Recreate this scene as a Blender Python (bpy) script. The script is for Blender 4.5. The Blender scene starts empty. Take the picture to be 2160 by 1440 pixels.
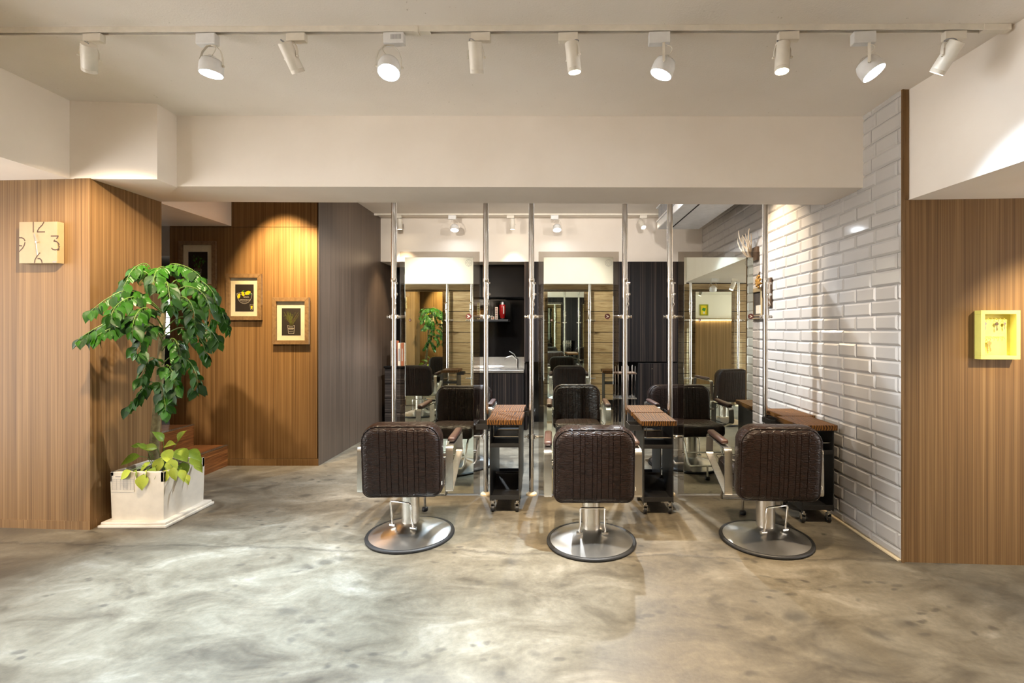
import bpy, bmesh, math, random
from mathutils import Vector, Matrix
PI = math.pi
S = bpy.context.scene
COL = S.collection
random.seed(7)

# ---------------------------------------------------------------- camera, world, exposure
F, CX, CY, CAMZ = 1020.0, 1165.0, 697.0, 1.5      # measured from the photograph (2160 x 1440)
cam_d = bpy.data.cameras.new('camera'); cam = bpy.data.objects.new('camera', cam_d); COL.objects.link(cam)
cam.location = (0, 0, CAMZ); cam.rotation_euler = (PI/2, 0, 0)
cam_d.sensor_width = 36; cam_d.lens = F/2160*36
cam_d.shift_x = -(CX-1080)/2160; cam_d.shift_y = -(720-CY)/2160
cam_d.clip_start = 0.02; cam_d.clip_end = 60
S.camera = cam
S.view_settings.view_transform = 'Standard'; S.view_settings.look = 'None'
S.view_settings.gamma = 1; S.view_settings.use_curve_mapping = False
S.view_settings.exposure = 1.2
S.cycles.use_denoising = True
S.cycles.max_bounces = 9; S.cycles.diffuse_bounces = 4; S.cycles.glossy_bounces = 7
S.cycles.transmission_bounces = 6; S.cycles.transparent_max_bounces = 16
S.cycles.sample_clamp_indirect = 4.0; S.cycles.caustics_reflective = False; S.cycles.caustics_refractive = False
W = bpy.data.worlds.new('world'); S.world = W; W.use_nodes = True
W.node_tree.nodes['Background'].inputs[0].default_value = (1.0, 0.96, 0.915, 1)
W.node_tree.nodes['Background'].inputs[1].default_value = 4.2  # even surround used as fill light through the room's glazed ends

COOL, WARM, AMBER = (0.66, 0.83, 1.0), (1.0, 0.78, 0.52), (1.0, 0.70, 0.34)
def spot(name, loc, target, power, color, angle=70, blend=0.6, r=0.04):
    l = bpy.data.lights.new(name, 'SPOT'); l.energy = power; l.color = color
    l.spot_size = math.radians(angle); l.spot_blend = blend; l.shadow_soft_size = r
    o = bpy.data.objects.new(name, l); COL.objects.link(o); o.location = loc
    o.rotation_euler = (Vector(target)-Vector(loc)).to_track_quat('-Z', 'Y').to_euler()
    return o

# ---------------------------------------------------------------- helpers
def P(px, py, Y):
    return Vector(((px-CX)*Y/F, Y, CAMZ-(py-CY)*Y/F))
def XZ(px, Y): return (px-CX)*Y/F
def ZZ(py, Y): return CAMZ-(py-CY)*Y/F

class MB:
    """collects shapes into one bmesh, built as one mesh object"""
    def __init__(s): s.bm = bmesh.new()
    def box(s, c, d, bev=0, seg=2, M=None):
        t = bmesh.new()
        bmesh.ops.create_cube(t, size=1.0, matrix=Matrix.Translation(c) @ Matrix.Diagonal((d[0], d[1], d[2], 1)))
        if bev: bmesh.ops.bevel(t, geom=list(t.edges), offset=bev, segments=seg, affect='EDGES', profile=0.5)
        return s._add(t, M)
    def span(s, a, b, bev=0, M=None):
        return s.box([(a[i]+b[i])/2 for i in range(3)], [abs(b[i]-a[i]) for i in range(3)], bev, 2, M)
    def _add(s, t, M=None):
        if M is not None: t.transform(M)
        m = bpy.data.meshes.new('tmp'); t.to_mesh(m); t.free()
        s.bm.from_mesh(m); bpy.data.meshes.remove(m); return s
    def cyl(s, a, b, r, n=20, r2=None, M=None):
        a, b = Vector(a), Vector(b); d = b-a
        t = bmesh.new()
        bmesh.ops.create_cone(t, cap_ends=True, segments=n, radius1=r, radius2=r if r2 is None else r2, depth=d.length,
            matrix=Matrix.Translation((a+b)/2) @ d.to_track_quat('Z', 'Y').to_matrix().to_4x4())
        return s._add(t, M)
    def ball(s, c, r, sc=(1, 1, 1), n=12, M=None):
        t = bmesh.new()
        bmesh.ops.create_uvsphere(t, u_segments=n, v_segments=max(6, n//2), radius=r, matrix=Matrix.Translation(c) @ Matrix.Diagonal((*sc, 1)))
        return s._add(t, M)
    def tube(s, pts, r, n=8, closed=False, M=None, taper=None):
        pts = [Vector(p) for p in pts]; t = bmesh.new(); rings = []; N = len(pts); up = None
        for i, p in enumerate(pts):
            if closed: d = pts[(i+1) % N]-pts[i-1]
            else: d = pts[min(i+1, N-1)]-pts[max(i-1, 0)]
            d.normalize()
            if up is None: up = d.orthogonal().normalized()
            else:
                up = up - d*up.dot(d)
                up = up.normalized() if up.length > 1e-6 else d.orthogonal().normalized()
            w = d.cross(up); rr = r if taper is None else r+(taper-r)*i/(N-1)
            rings.append([t.verts.new(p+up*math.cos(2*PI*k/n)*rr+w*math.sin(2*PI*k/n)*rr) for k in range(n)])
        for i in range(N if closed else N-1):
            A, B = rings[i], rings[(i+1) % N]
            for k in range(n): t.faces.new((A[k], A[(k+1) % n], B[(k+1) % n], B[k]))
        if not closed:
            t.faces.new(rings[0][::-1]); t.faces.new(rings[-1])
        return s._add(t, M)
    def ribbon(s, pts, width, thick, closed=False, M=None):
        """flat bar swept in the local YZ plane, its width along X; pts are (y, z)"""
        t = bmesh.new(); rings = []; N = len(pts); pts = [Vector(p) for p in pts]
        for i, p in enumerate(pts):
            d = (pts[(i+1) % N]-pts[i-1]) if closed else pts[min(i+1, N-1)]-pts[max(i-1, 0)]
            d.normalize(); nn = Vector((-d.y, d.x)); a, b = p+nn*thick/2, p-nn*thick/2
            rings.append([t.verts.new((x, q.x, q.y)) for x, q in ((-width/2, a), (width/2, a), (width/2, b), (-width/2, b))])
        for i in range(N if closed else N-1):
            A, B = rings[i], rings[(i+1) % N]
            for k in range(4): t.faces.new((A[k], A[(k+1) % 4], B[(k+1) % 4], B[k]))
        if not closed: t.faces.new(rings[0][::-1]); t.faces.new(rings[-1])
        return s._add(t, M)
    def lathe(s, prof, n=40, M=None, cap=False):
        t = bmesh.new(); rings = []
        for r, z in prof: rings.append([t.verts.new((r*math.cos(2*PI*k/n), r*math.sin(2*PI*k/n), z)) for k in range(n)])
        for A, B in zip(rings, rings[1:]):
            for k in range(n): t.faces.new((A[k], A[(k+1) % n], B[(k+1) % n], B[k]))
        if cap: t.faces.new(rings[0][::-1]); t.faces.new(rings[-1])
        return s._add(t, M)
    def poly(s, faces, M=None):
        t = bmesh.new()
        for f in faces: t.faces.new([t.verts.new(v) for v in f])
        bmesh.ops.remove_doubles(t, verts=t.verts, dist=1e-5)
        return s._add(t, M)
    def hexa(s, b, tp):
        """solid between bottom loop b and top loop tp (same length)"""
        n = len(b); return s.poly([b[::-1], tp]+[[b[i], b[(i+1) % n], tp[(i+1) % n], tp[i]] for i in range(n)])
    def mesh(s, name, mat, smooth=None, normals=True):
        if normals: bmesh.ops.recalc_face_normals(s.bm, faces=s.bm.faces)
        m = bpy.data.meshes.new(name); s.bm.to_mesh(m); s.bm.free()
        if mat: m.materials.append(mat)
        if smooth:
            m.polygons.foreach_set('use_smooth', [True]*len(m.polygons))
            if smooth < 180: m.set_sharp_from_angle(angle=math.radians(smooth))
        return m
    def build(s, name, mat, parent=None, smooth=None, label=None, normals=True):
        o = bpy.data.objects.new(name, s.mesh(name, mat, smooth, normals)); COL.objects.link(o)
        if parent: o.parent = parent
        if label: o['label'] = label
        return o
def put(name, mesh, parent=None, loc=None, rot=None, scale=None):
    o = bpy.data.objects.new(name, mesh); COL.objects.link(o)
    if parent: o.parent = parent
    if loc is not None: o.location = loc
    if rot is not None: o.rotation_euler = rot
    if scale is not None: o.scale = scale
    return o
def thing(name, label, cat, loc=(0, 0, 0), rz=0, group=None):
    o = bpy.data.objects.new(name, None); COL.objects.link(o); o.empty_display_size = .1
    o.location = loc; o.rotation_euler = (0, 0, rz); o['label'] = label; o['category'] = cat
    if group: o['group'] = group
    return o
def tag(o, label, cat, group=None):
    o['label'] = label; o['category'] = cat
    if group: o['group'] = group
    return o
def struct(o): o['kind'] = 'structure'; return o
def kids(o): return [c for c in bpy.data.objects if c.parent == o]
def dup(root, loc, rz, label, group=None):
    def cp(o, par):
        c = o.copy(); COL.objects.link(c)
        if par: c.parent = par
        for ch in list(o.children): cp(ch, c)
        return c
    r = cp(root, None); r.location = loc; r.rotation_euler = (0, 0, rz); r['label'] = label
    if group: r['group'] = group
    return r
def fillet(pts, rad, n=5, closed=True):
    out = []; N = len(pts); pts = [Vector(p) for p in pts]
    for i, p in enumerate(pts):
        if not closed and i in (0, N-1): out.append(p); continue
        a = (pts[i-1]-p); b = (pts[(i+1) % N]-p); r = min(rad, a.length*.45, b.length*.45)
        A, B = p+a.normalized()*r, p+b.normalized()*r
        for k in range(n+1):
            t = k/n; out.append(A*(1-t)**2+p*2*t*(1-t)+B*t*t)
    return out

# ---------------------------------------------------------------- materials
def srgb(r, g, b):
    f = lambda c: (c/255/12.92) if c/255 <= .04045 else ((c/255+.055)/1.055)**2.4
    return (f(r), f(g), f(b), 1)
class NT:
    def __init__(s, name):
        s.m = bpy.data.materials.new(name); s.m.use_nodes = True; s.t = s.m.node_tree; s.b = s.t.nodes['Principled BSDF']
    def n(s, typ, **kw):
        x = s.t.nodes.new(typ)
        for k, v in kw.items():
            if k.startswith('i_'): x.inputs[int(k[2:]) if k[2:].isdigit() else k[2:].replace('_', ' ')].default_value = v
            else: setattr(x, k, v)
        return x
    def l(s, a, b): s.t.links.new(a, b)
    def coord(s, scale=(1, 1, 1), kind='Object', rot=(0, 0, 0)):
        c = s.n('ShaderNodeTexCoord'); mp = s.n('ShaderNodeMapping'); mp.inputs['Scale'].default_value = scale; mp.inputs['Rotation'].default_value = rot
        s.l(c.outputs[kind], mp.inputs[0]); return mp.outputs[0]
    def noise(s, vec, scale, detail=4, rough=.55, dist=0):
        x = s.n('ShaderNodeTexNoise'); x.inputs['Scale'].default_value = scale; x.inputs['Detail'].default_value = detail
        x.inputs['Roughness'].default_value = rough; x.inputs['Distortion'].default_value = dist
        if vec is not None: s.l(vec, x.inputs['Vector'])
        return x.outputs['Fac']
    def ramp(s, fac, stops, interp='LINEAR'):
        x = s.n('ShaderNodeValToRGB'); x.color_ramp.interpolation = interp; e = x.color_ramp.elements
        while len(e) > 1: e.remove(e[-1])
        e[0].position = stops[0][0]; e[0].color = stops[0][1]
        for p, c in stops[1:]: q = e.new(p); q.color = c
        s.l(fac, x.inputs[0]); return x.outputs[0]
    def mix(s, fac, a, b, mode='MIX'):
        x = s.n('ShaderNodeMix', data_type='RGBA', blend_type=mode)
        for i, v in ((0, fac), (6, a), (7, b)):
            if hasattr(v, 'is_output') or hasattr(v, 'links'): s.l(v, x.inputs[i])
            else: x.inputs[i].default_value = v
        return x.outputs[2]
    def math(s, op, a, b=0.0, clamp=False):
        x = s.n('ShaderNodeMath', operation=op, use_clamp=clamp)
        for i, v in enumerate((a, b)):
            if hasattr(v, 'links'): s.l(v, x.inputs[i])
            else: x.inputs[i].default_value = v
        return x.outputs[0]
    def bump(s, h, strength=.2, dist=.01):
        x = s.n('ShaderNodeBump'); x.inputs['Strength'].default_value = strength; x.inputs['Distance'].default_value = dist
        s.l(h, x.inputs['Height']); s.l(x.outputs[0], s.b.inputs['Normal'])
    def col(s, c):
        if hasattr(c, 'links'): s.l(c, s.b.inputs['Base Color'])
        else: s.b.inputs['Base Color'].default_value = c
    def set(s, rough=.5, metal=0, spec=None, coat=None):
        if hasattr(rough, 'links'): s.l(rough, s.b.inputs['Roughness'])
        else: s.b.inputs['Roughness'].default_value = rough
        s.b.inputs['Metallic'].default_value = metal
        if spec is not None: s.b.inputs['Specular IOR Level'].default_value = spec
        if coat: s.b.inputs['Coat Weight'].default_value = coat; s.b.inputs['Coat Roughness'].default_value = .08
        return s.m
def plain(name, c, rough=.5, metal=0, spec=None, wear=.06, nscale=14):
    t = NT(name); v = t.coord((1, 1, 1)); f = t.noise(v, nscale, 3)
    a = tuple(x*(1-wear) for x in c[:3])+(1,); b = tuple(min(1, x*(1+wear)) for x in c[:3])+(1,)
    t.col(t.ramp(f, [(.3, a), (.7, b)])); return t.set(rough, metal, spec)
def wood_lam(name, dark, mid, light, zs=.55, freq=1.0, rough=.42, spec=.5):
    """laminate with fine vertical grain"""
    t = NT(name); f1 = t.noise(t.coord((95*freq, 95*freq, zs)), 1, 3, .6); f2 = t.noise(t.coord((17*freq, 17*freq, zs*.6)), 1, 3, .5)
    f3 = t.noise(t.coord((330*freq, 330*freq, 1.6)), 1, 2, .5)
    f = t.math('ADD', t.math('ADD', t.math('MULTIPLY', f1, .5), t.math('MULTIPLY', f2, .32)), t.math('MULTIPLY', f3, .18))
    t.col(t.ramp(f, [(.36, dark), (.5, mid), (.64, light)])); t.bump(f3, .05, .002); return t.set(rough, spec=spec)
def emit(name, c, s):
    t = NT(name); t.b.inputs['Base Color'].default_value = (1, 1, 1, 1)
    t.b.inputs['Emission Color'].default_value = (*c, 1); t.b.inputs['Emission Strength'].default_value = s; return t.m

M = {}
t = NT('white_paint'); t.col(t.ramp(t.noise(t.coord(), 2.2, 4), [(.3, srgb(236, 227, 216)), (.7, srgb(242, 234, 224))])); t.bump(t.noise(t.coord(), 160, 2), .05, .002); M['paint'] = t.set(.75, spec=.3)
t = NT('ceiling_plaster'); v = t.coord(); n1 = t.noise(v, 90, 3, .7); pit = t.ramp(t.noise(v, 36, 3, .75), [(.69, (1, 1, 1, 1)), (.74, (.68, .66, .62, 1))])
t.col(t.mix(1.0, t.ramp(t.noise(v, 1.4, 4), [(.3, srgb(232, 225, 216)), (.7, srgb(239, 233, 225))]), pit, 'MULTIPLY')); t.bump(n1, .35, .004); M['ceiling'] = t.set(.85, spec=.2)
M['wood'] = wood_lam('oak_laminate', srgb(88, 64, 39), srgb(119, 91, 59), srgb(147, 117, 80), freq=2.4, rough=.5, spec=.18)
M['wood_shaded'] = wood_lam('shaded_oak_laminate', srgb(66, 54, 44), srgb(85, 71, 59), srgb(104, 88, 74))  # same oak as the other walls, with cool dim light put into its colour
M['ebony'] = wood_lam('striped_ebony_laminate', srgb(12, 10, 10), srgb(25, 21, 20), srgb(74, 62, 54), .12, .75, .55, .15)
t = NT('striped_ebony_drawer'); f = t.math('ADD', t.math('MULTIPLY', t.noise(t.coord((.3, .3, 120)), 1, 3), .6), t.math('MULTIPLY', t.noise(t.coord((.2, .2, 34)), 1, 2), .4))
t.col(t.ramp(f, [(.38, srgb(18, 15, 15)), (.52, srgb(46, 40, 38)), (.68, srgb(120, 108, 98))])); M['ebony_h'] = t.set(.35)
def plank(name, dark, mid, light, along='X', rough=.5):
    t = NT(name); s1 = {'X': (1.6, 30, 30), 'Y': (30, 1.6, 30)}[along]
    d = t.noise(t.coord((1.5, 1.5, 6)), 1, 2); v = t.coord(s1)
    f = t.noise(v, 1.0, 5, .62, 1.4); g = t.noise(t.coord(tuple(x*4 for x in s1)), 1, 2)
    h = t.math('ADD', t.math('MULTIPLY', f, .7), t.math('MULTIPLY', g, .3))
    t.col(t.ramp(h, [(.36, dark), (.5, mid), (.62, light)])); t.bump(h, .25, .003); return t.set(rough)
M['plank'] = plank('pale_oak_plank', srgb(138, 110, 74), srgb(174, 148, 108), srgb(194, 170, 130))
t = NT('rustic_stained_pine'); oi = t.n('ShaderNodeObjectInfo'); cc_ = t.n('ShaderNodeVectorMath', operation='ADD'); t.l(t.coord((1, .22, 1), rot=(0, 0, .12)), cc_.inputs[0]); t.l(oi.outputs['Location'], cc_.inputs[1])
wv_ = t.n('ShaderNodeTexWave', wave_type='BANDS', bands_direction='X'); wv_.inputs['Scale'].default_value = 16; wv_.inputs['Distortion'].default_value = 7; wv_.inputs['Detail'].default_value = 3; wv_.inputs['Detail Scale'].default_value = 1.2; t.l(cc_.outputs[0], wv_.inputs[0])
h = t.math('ADD', t.math('MULTIPLY', wv_.outputs['Fac'], .6), t.math('MULTIPLY', t.noise(cc_.outputs[0], 7, 5, .65), .4)); t.col(t.ramp(h, [(.12, srgb(30, 17, 7)), (.4, srgb(66, 41, 17)), (.75, srgb(110, 73, 31))])); t.bump(h, .4, .003); M['rustic'] = t.set(.55, spec=.25)
M['stair_wood'] = plank('dark_teak_step', srgb(78, 46, 22), srgb(112, 68, 34), srgb(138, 90, 48), 'Y', .4)
t = NT('framing_oak'); f = t.noise(t.coord((26, 26, 26)), 1.2, 4); t.col(t.ramp(f, [(.3, srgb(100, 77, 52)), (.7, srgb(130, 104, 74))])); M['frame_oak'] = t.set(.5)
t = NT('glazed_white_tile'); t.col(t.ramp(t.noise(t.coord(), 1.3, 2), [(.3, srgb(186, 182, 178)), (.7, srgb(196, 192, 188))])); M['tile'] = t.set(.09, spec=.55)
M['grout'] = plain('grout', srgb(186, 182, 176), .85)
M['white_metal'] = plain('white_powder_coat', srgb(232, 226, 214), .4)
M['cool_white_metal'] = plain('bright_white_housing', srgb(232, 233, 234), .4)
M['black'] = plain('matt_black_steel', srgb(30, 29, 29), .42)
M['gloss_black'] = plain('gloss_black_panel', srgb(13, 12, 12), .12)
M['void'] = plain('dark_recess', srgb(10, 9, 9), .6)
M['rubber'] = plain('black_rubber', srgb(26, 25, 25), .55)
M['chrome'] = plain('chrome', (.82, .81, .79, 1), .12, 1, wear=.02)
t = NT('brushed_steel'); f = t.noise(t.coord((6, 6, 420)), 1, 2); t.col(t.ramp(f, [(.3, (.62, .60, .56, 1)), (.7, (.74, .72, .68, 1))])); t.bump(f, .04, .001); M['steel'] = t.set(.27, 1)
t = NT('spun_steel_base'); f = t.noise(t.coord((14, 14, 14)), 1, 3); t.col(t.ramp(f, [(.3, (.76, .74, .70, 1)), (.7, (.84, .82, .78, 1))]))
t.b.inputs['Anisotropic'].default_value = .5; tn = t.n('ShaderNodeTangent', direction_type='RADIAL', axis='Z'); t.l(tn.outputs[0], t.b.inputs['Tangent']); M['spun'] = t.set(.29, 1)
t = NT('pole_steel'); f = t.noise(t.coord((40, 40, 1)), 1, 2); t.col(t.ramp(f, [(.3, (.66, .65, .63, 1)), (.7, (.78, .77, .75, 1))])); M['pole'] = t.set(.2, 1)
# crocodile-embossed leather
t = NT('crocodile_leather'); v = t.coord((22, 22, 95)); dist = t.noise(t.coord((30, 30, 30)), 1, 3)
vor = t.n('ShaderNodeTexVoronoi', feature='DISTANCE_TO_EDGE'); vor.inputs['Scale'].default_value = 1.0; vor.inputs['Randomness'].default_value = .75; t.l(v, vor.inputs['Vector'])
edge = t.ramp(vor.outputs['Distance'], [(0, (0, 0, 0, 1)), (.14, (1, 1, 1, 1))])
t.col(t.mix(edge, srgb(20, 11, 8), t.ramp(dist, [(.3, srgb(27, 16, 11)), (.7, srgb(38, 23, 16))]))); t.bump(edge, .45, .004); M['leather'] = t.set(.36, spec=.24)
M['arm_leather'] = plain('brown_arm_leather', srgb(66, 44, 36), .42)
M['cream'] = plain('cream_plastic', srgb(224, 205, 168), .45)
# mirror and glass
t = NT('mirror_silver'); t.col((.82, .88, .81, 1)); M['mirror'] = t.set(.0, 1)
def thin_glass(name, tint, refl, base=.04):
    m = bpy.data.materials.new(name); m.use_nodes = True; nt = m.node_tree; nt.nodes.clear()
    out = nt.nodes.new('ShaderNodeOutputMaterial'); mx = nt.nodes.new('ShaderNodeMixShader'); tr = nt.nodes.new('ShaderNodeBsdfTransparent'); gl = nt.nodes.new('ShaderNodeBsdfGlossy')
    lw = nt.nodes.new('ShaderNodeLayerWeight'); lw.inputs[0].default_value = .3
    ma = nt.nodes.new('ShaderNodeMath'); ma.operation = 'MULTIPLY_ADD'; ma.inputs[1].default_value = refl; ma.inputs[2].default_value = base
    tr.inputs[0].default_value = tint; gl.inputs[0].default_value = (.9, .9, .88, 1); gl.inputs['Roughness'].default_value = 0
    nt.links.new(lw.outputs['Fresnel'], ma.inputs[0]); nt.links.new(ma.outputs[0], mx.inputs[0]); nt.links.new(tr.outputs[0], mx.inputs[1]); nt.links.new(gl.outputs[0], mx.inputs[2]); nt.links.new(mx.outputs[0], out.inputs[0])
    return m
M['smoked'] = thin_glass('bronze_tinted_glass', (.72, .69, .65, 1), .5, .035)
M['clear'] = thin_glass('clear_acrylic', (.95, .95, .95, 1), .6, .03)
M['pane'] = thin_glass('picture_glass', (.985, .985, .985, 1), .25, .012)
M['maroon'] = plain('maroon_sticker', srgb(88, 34, 36), .4)
M['white'] = plain('white_print', srgb(226, 220, 208), .5)
M['mat_board'] = plain('cream_mat_board', srgb(232, 222, 196), .7)
M['chalkboard'] = plain('black_chalk_paper', srgb(38, 32, 30), .7)
M['lemon'] = plain('lemon_yellow_print', srgb(244, 214, 20), .6)
M['chalk'] = plain('white_chalk_print', srgb(214, 206, 196), .7)
M['herb'] = plain('olive_green_print', srgb(104, 112, 44), .7)
M['herb_red'] = plain('brown_twig_print', srgb(110, 82, 62), .7)
M['clock_wood'] = plain('pale_birch_box', srgb(150, 132, 98), .5)
M['clock_ink'] = plain('dark_brown_cut', srgb(70, 42, 14), .6)
M['key_yellow'] = plain('yellow_lacquer', srgb(238, 228, 120), .4)
M['brass'] = plain('brass_key', (.72, .52, .18, 1), .3, 1)
M['planter'] = plain('white_glazed_planter', srgb(206, 198, 184), .38)
M['soil'] = plain('dark_potting_soil', srgb(52, 42, 34), .9, wear=.4, nscale=60)
M['grey_print'] = plain('grey_print', srgb(130, 128, 130), .6)
t = NT('mottled_bark'); t.col(t.ramp(t.noise(t.coord((30, 30, 18)), 1, 4, .7), [(.3, srgb(84, 74, 48)), (.6, srgb(126, 114, 78)), (.75, srgb(150, 140, 106))])); t.bump(t.noise(t.coord((50, 50, 30)), 1, 3), .4, .004); M['bark'] = t.set(.8)
def leafmat(name, dark, light, rough):
    t = NT(name); oi = t.n('ShaderNodeObjectInfo'); f = t.math('ADD', t.math('MULTIPLY', oi.outputs['Random'], .6), t.math('MULTIPLY', t.noise(t.coord((30, 30, 30)), 1, 2), .4))
    t.col(t.ramp(f, [(.15, dark), (.85, light)])); w = t.n('ShaderNodeTexWave', wave_type='BANDS', bands_direction='Y'); w.inputs['Scale'].default_value = 26; w.inputs['Distortion'].default_value = 1.5
    t.l(t.coord((1, 1, 1)), w.inputs[0]); t.bump(w.outputs['Fac'], .35, .003); return t.set(rough, spec=.32)
M['leaf'] = leafmat('dark_glossy_leaf', srgb(14, 44, 5), srgb(44, 96, 12), .36)
M['lime_leaf'] = leafmat('lime_green_leaf', srgb(96, 128, 30), srgb(190, 202, 74), .38)
M['stalk'] = plain('green_stalk', srgb(84, 112, 44), .5)
M['coral'] = plain('bleached_coral', srgb(226, 208, 182), .7)
M['gold'] = plain('old_gold_petal', srgb(168, 122, 30), .5)
M['dark_oak'] = plain('dark_plaque_wood', srgb(82, 62, 44), .5)
M['red'] = plain('red_bottle', srgb(168, 22, 20), .25)
M['orange'] = plain('orange_spine', srgb(206, 122, 84), .5)
M['paper'] = plain('cream_paper', srgb(232, 216, 190), .6)
M['swatch_green'] = plain('olive_swatch', srgb(150, 152, 34), .5)
M['swatch_pink'] = plain('dusty_pink_swatch', srgb(168, 128, 118), .5)
M['grille'] = plain('grey_grille', srgb(150, 150, 152), .5)
M['led_cool'] = emit('lit_cool_led', (.86, .93, 1.0), 30)
M['led_warm'] = emit('lit_warm_lamp', (1.0, .84, .6), 18)
M['led_off'] = plain('frosted_lens', srgb(214, 206, 190), .3)
M['basil'] = plain('basil_green_print', srgb(58, 140, 40), .6)

# polished concrete floor with stains and cracks
t = NT('stained_concrete'); v = t.coord((1, 1, 1)); big = t.noise(v, .8, 5, .6, .3); mid = t.noise(t.coord((1.0, 1.7, 1)), 2.4, 7, .66, .8); fine = t.noise(v, 30, 5, .7)
base = t.ramp(t.math('ADD', t.math('MULTIPLY', big, .42), t.math('MULTIPLY', mid, .58)), [(.33, srgb(60, 54, 45)), (.45, srgb(88, 81, 68)), (.54, srgb(104, 97, 83)), (.68, srgb(132, 126, 113))])
base = t.mix(.3, base, t.ramp(fine, [(.3, srgb(120, 112, 102)), (.7, srgb(226, 222, 214))]), 'SOFT_LIGHT')
wv = t.n('ShaderNodeVectorMath', operation='MULTIPLY_ADD'); nz = t.n('ShaderNodeTexNoise'); nz.inputs['Scale'].default_value = 6; t.l(v, nz.inputs['Vector'])
t.l(nz.outputs['Color'], wv.inputs[0]); wv.inputs[1].default_value = (.16, .16, 0); t.l(t.coord((1.0, 1.5, 1), rot=(0, 0, .5)), wv.inputs[2])
vo = t.n('ShaderNodeTexVoronoi'); vo.inputs['Scale'].default_value = 3.1; t.l(wv.outputs[0], vo.inputs['Vector'])
gate = t.ramp(t.noise(v, 1.15, 2), [(.44, (0, 0, 0, 1)), (.56, (1, 1, 1, 1))])
st = t.math('MULTIPLY', t.ramp(vo.outputs['Distance'], [(.1, (1, 1, 1, 1)), (.27, (0, 0, 0, 1))]), gate)
base = t.mix(t.math('MULTIPLY', st, .7), base, srgb(58, 53, 44))
vo2 = t.n('ShaderNodeTexVoronoi'); vo2.inputs['Scale'].default_value = 9; t.l(wv.outputs[0], vo2.inputs['Vector'])
gate2 = t.ramp(t.noise(v, 1.7, 3), [(.49, (0, 0, 0, 1)), (.58, (1, 1, 1, 1))])
st2 = t.math('MULTIPLY', t.ramp(vo2.outputs['Distance'], [(.14, (1, 1, 1, 1)), (.3, (0, 0, 0, 1))]), gate2)
base = t.mix(t.math('MULTIPLY', st2, .75), base, srgb(60, 55, 47))
# hairline cracks, and the long construction joint that crosses the room in front of the chairs
cv = t.n('ShaderNodeTexVoronoi', feature='DISTANCE_TO_EDGE'); cv.inputs['Scale'].default_value = .55; t.l(wv.outputs[0], cv.inputs['Vector'])
crack = t.ramp(cv.outputs['Distance'], [(0, (1, 1, 1, 1)), (.006, (0, 0, 0, 1))])
base = t.mix(t.math('MULTIPLY', crack, .12), base, srgb(80, 74, 66))
sx = t.n('ShaderNodeSeparateXYZ'); t.l(v, sx.inputs[0])
jy = t.math('ADD', sx.outputs[1], t.math('MULTIPLY', t.noise(v, 2.2, 7, .72), .22)); jy = t.math('ADD', jy, t.math('MULTIPLY', sx.outputs[0], .045))
jd = t.math('ABSOLUTE', t.math('SUBTRACT', jy, 3.36)); joint = t.ramp(jd, [(0, (1, 1, 1, 1)), (.010, (.75, .75, .75, 1)), (.016, (.25, .25, .25, 1)), (.07, (0, 0, 0, 1))])
base = t.mix(t.math('MULTIPLY', joint, .62), base, srgb(62, 56, 47))
t.col(base); t.bump(t.math('ADD', t.math('MULTIPLY', fine, .5), t.math('ADD', mid, t.math('MULTIPLY', joint, -.6))), .22, .012)
M['floor'] = t.set(t.math('ADD', t.math('MULTIPLY', mid, .3), .34), spec=.42)

# ---------------------------------------------------------------- room shell
def Zc(x): return 3.127-.0297*x                    # the old ceiling runs slightly out of level
def solid(name, loop, z0, z1, mat):
    g = lambda z, x: z(x) if callable(z) else z
    return struct(MB().hexa([(x, y, g(z0, x)) for x, y in loop], [(x, y, g(z1, x)) for x, y in loop]).build(name, mat))
solid('floor', [(-7, -1.2), (7, -1.2), (7, 8.3), (-7, 8.3)], -.1, 0, M['floor'])
solid('ceiling', [(-6.2, -.75), (6.6, -.75), (6.6, 3.9), (-6.2, 3.9)], Zc, lambda x: Zc(x)+.1, M['ceiling'])
solid('ceiling_rear', [(-6.2, 3.95), (2.5, 3.95), (2.5, 8.2), (-6.2, 8.2)], 3.205, 3.3, M['paint'])
# plastered beams and boxed-in bulkheads
solid('trim_1', [(-3.0, 3.864), (2.275, 3.52), (2.275, 4.0), (-3.55, 4.36)], lambda x: 2.588-.0211*x, 3.32, M['paint'])
solid('trim_2', [(-6.2, 3.65), (-3.643, 3.65), (-2.99, 3.66), (-3.0, 3.864), (-3.55, 4.36), (-6.2, 4.36)], 2.645, 3.34, M['paint'])
solid('trim_3', [(-6.2, -.75), (-3.643, -.75), (-3.643, 3.65), (-6.2, 3.65)], 2.645, 3.34, M['paint'])
solid('trim_4', [(2.308, 3.134), (2.55, -.75), (6.6, -.75), (6.6, 2.9)], 2.346, 3.14, M['paint'])
solid('trim_5', [(-2.6, 7.31), (2.275, 7.31), (2.275, 8.0), (-2.6, 8.0)], 2.54, 3.22, M['paint'])
solid('trim_6', [(-6.1, 4.36), (-3.564, 4.36), (-3.564, 5.37), (-6.1, 5.37)], 2.66, 3.22, M['paint'])
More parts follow.
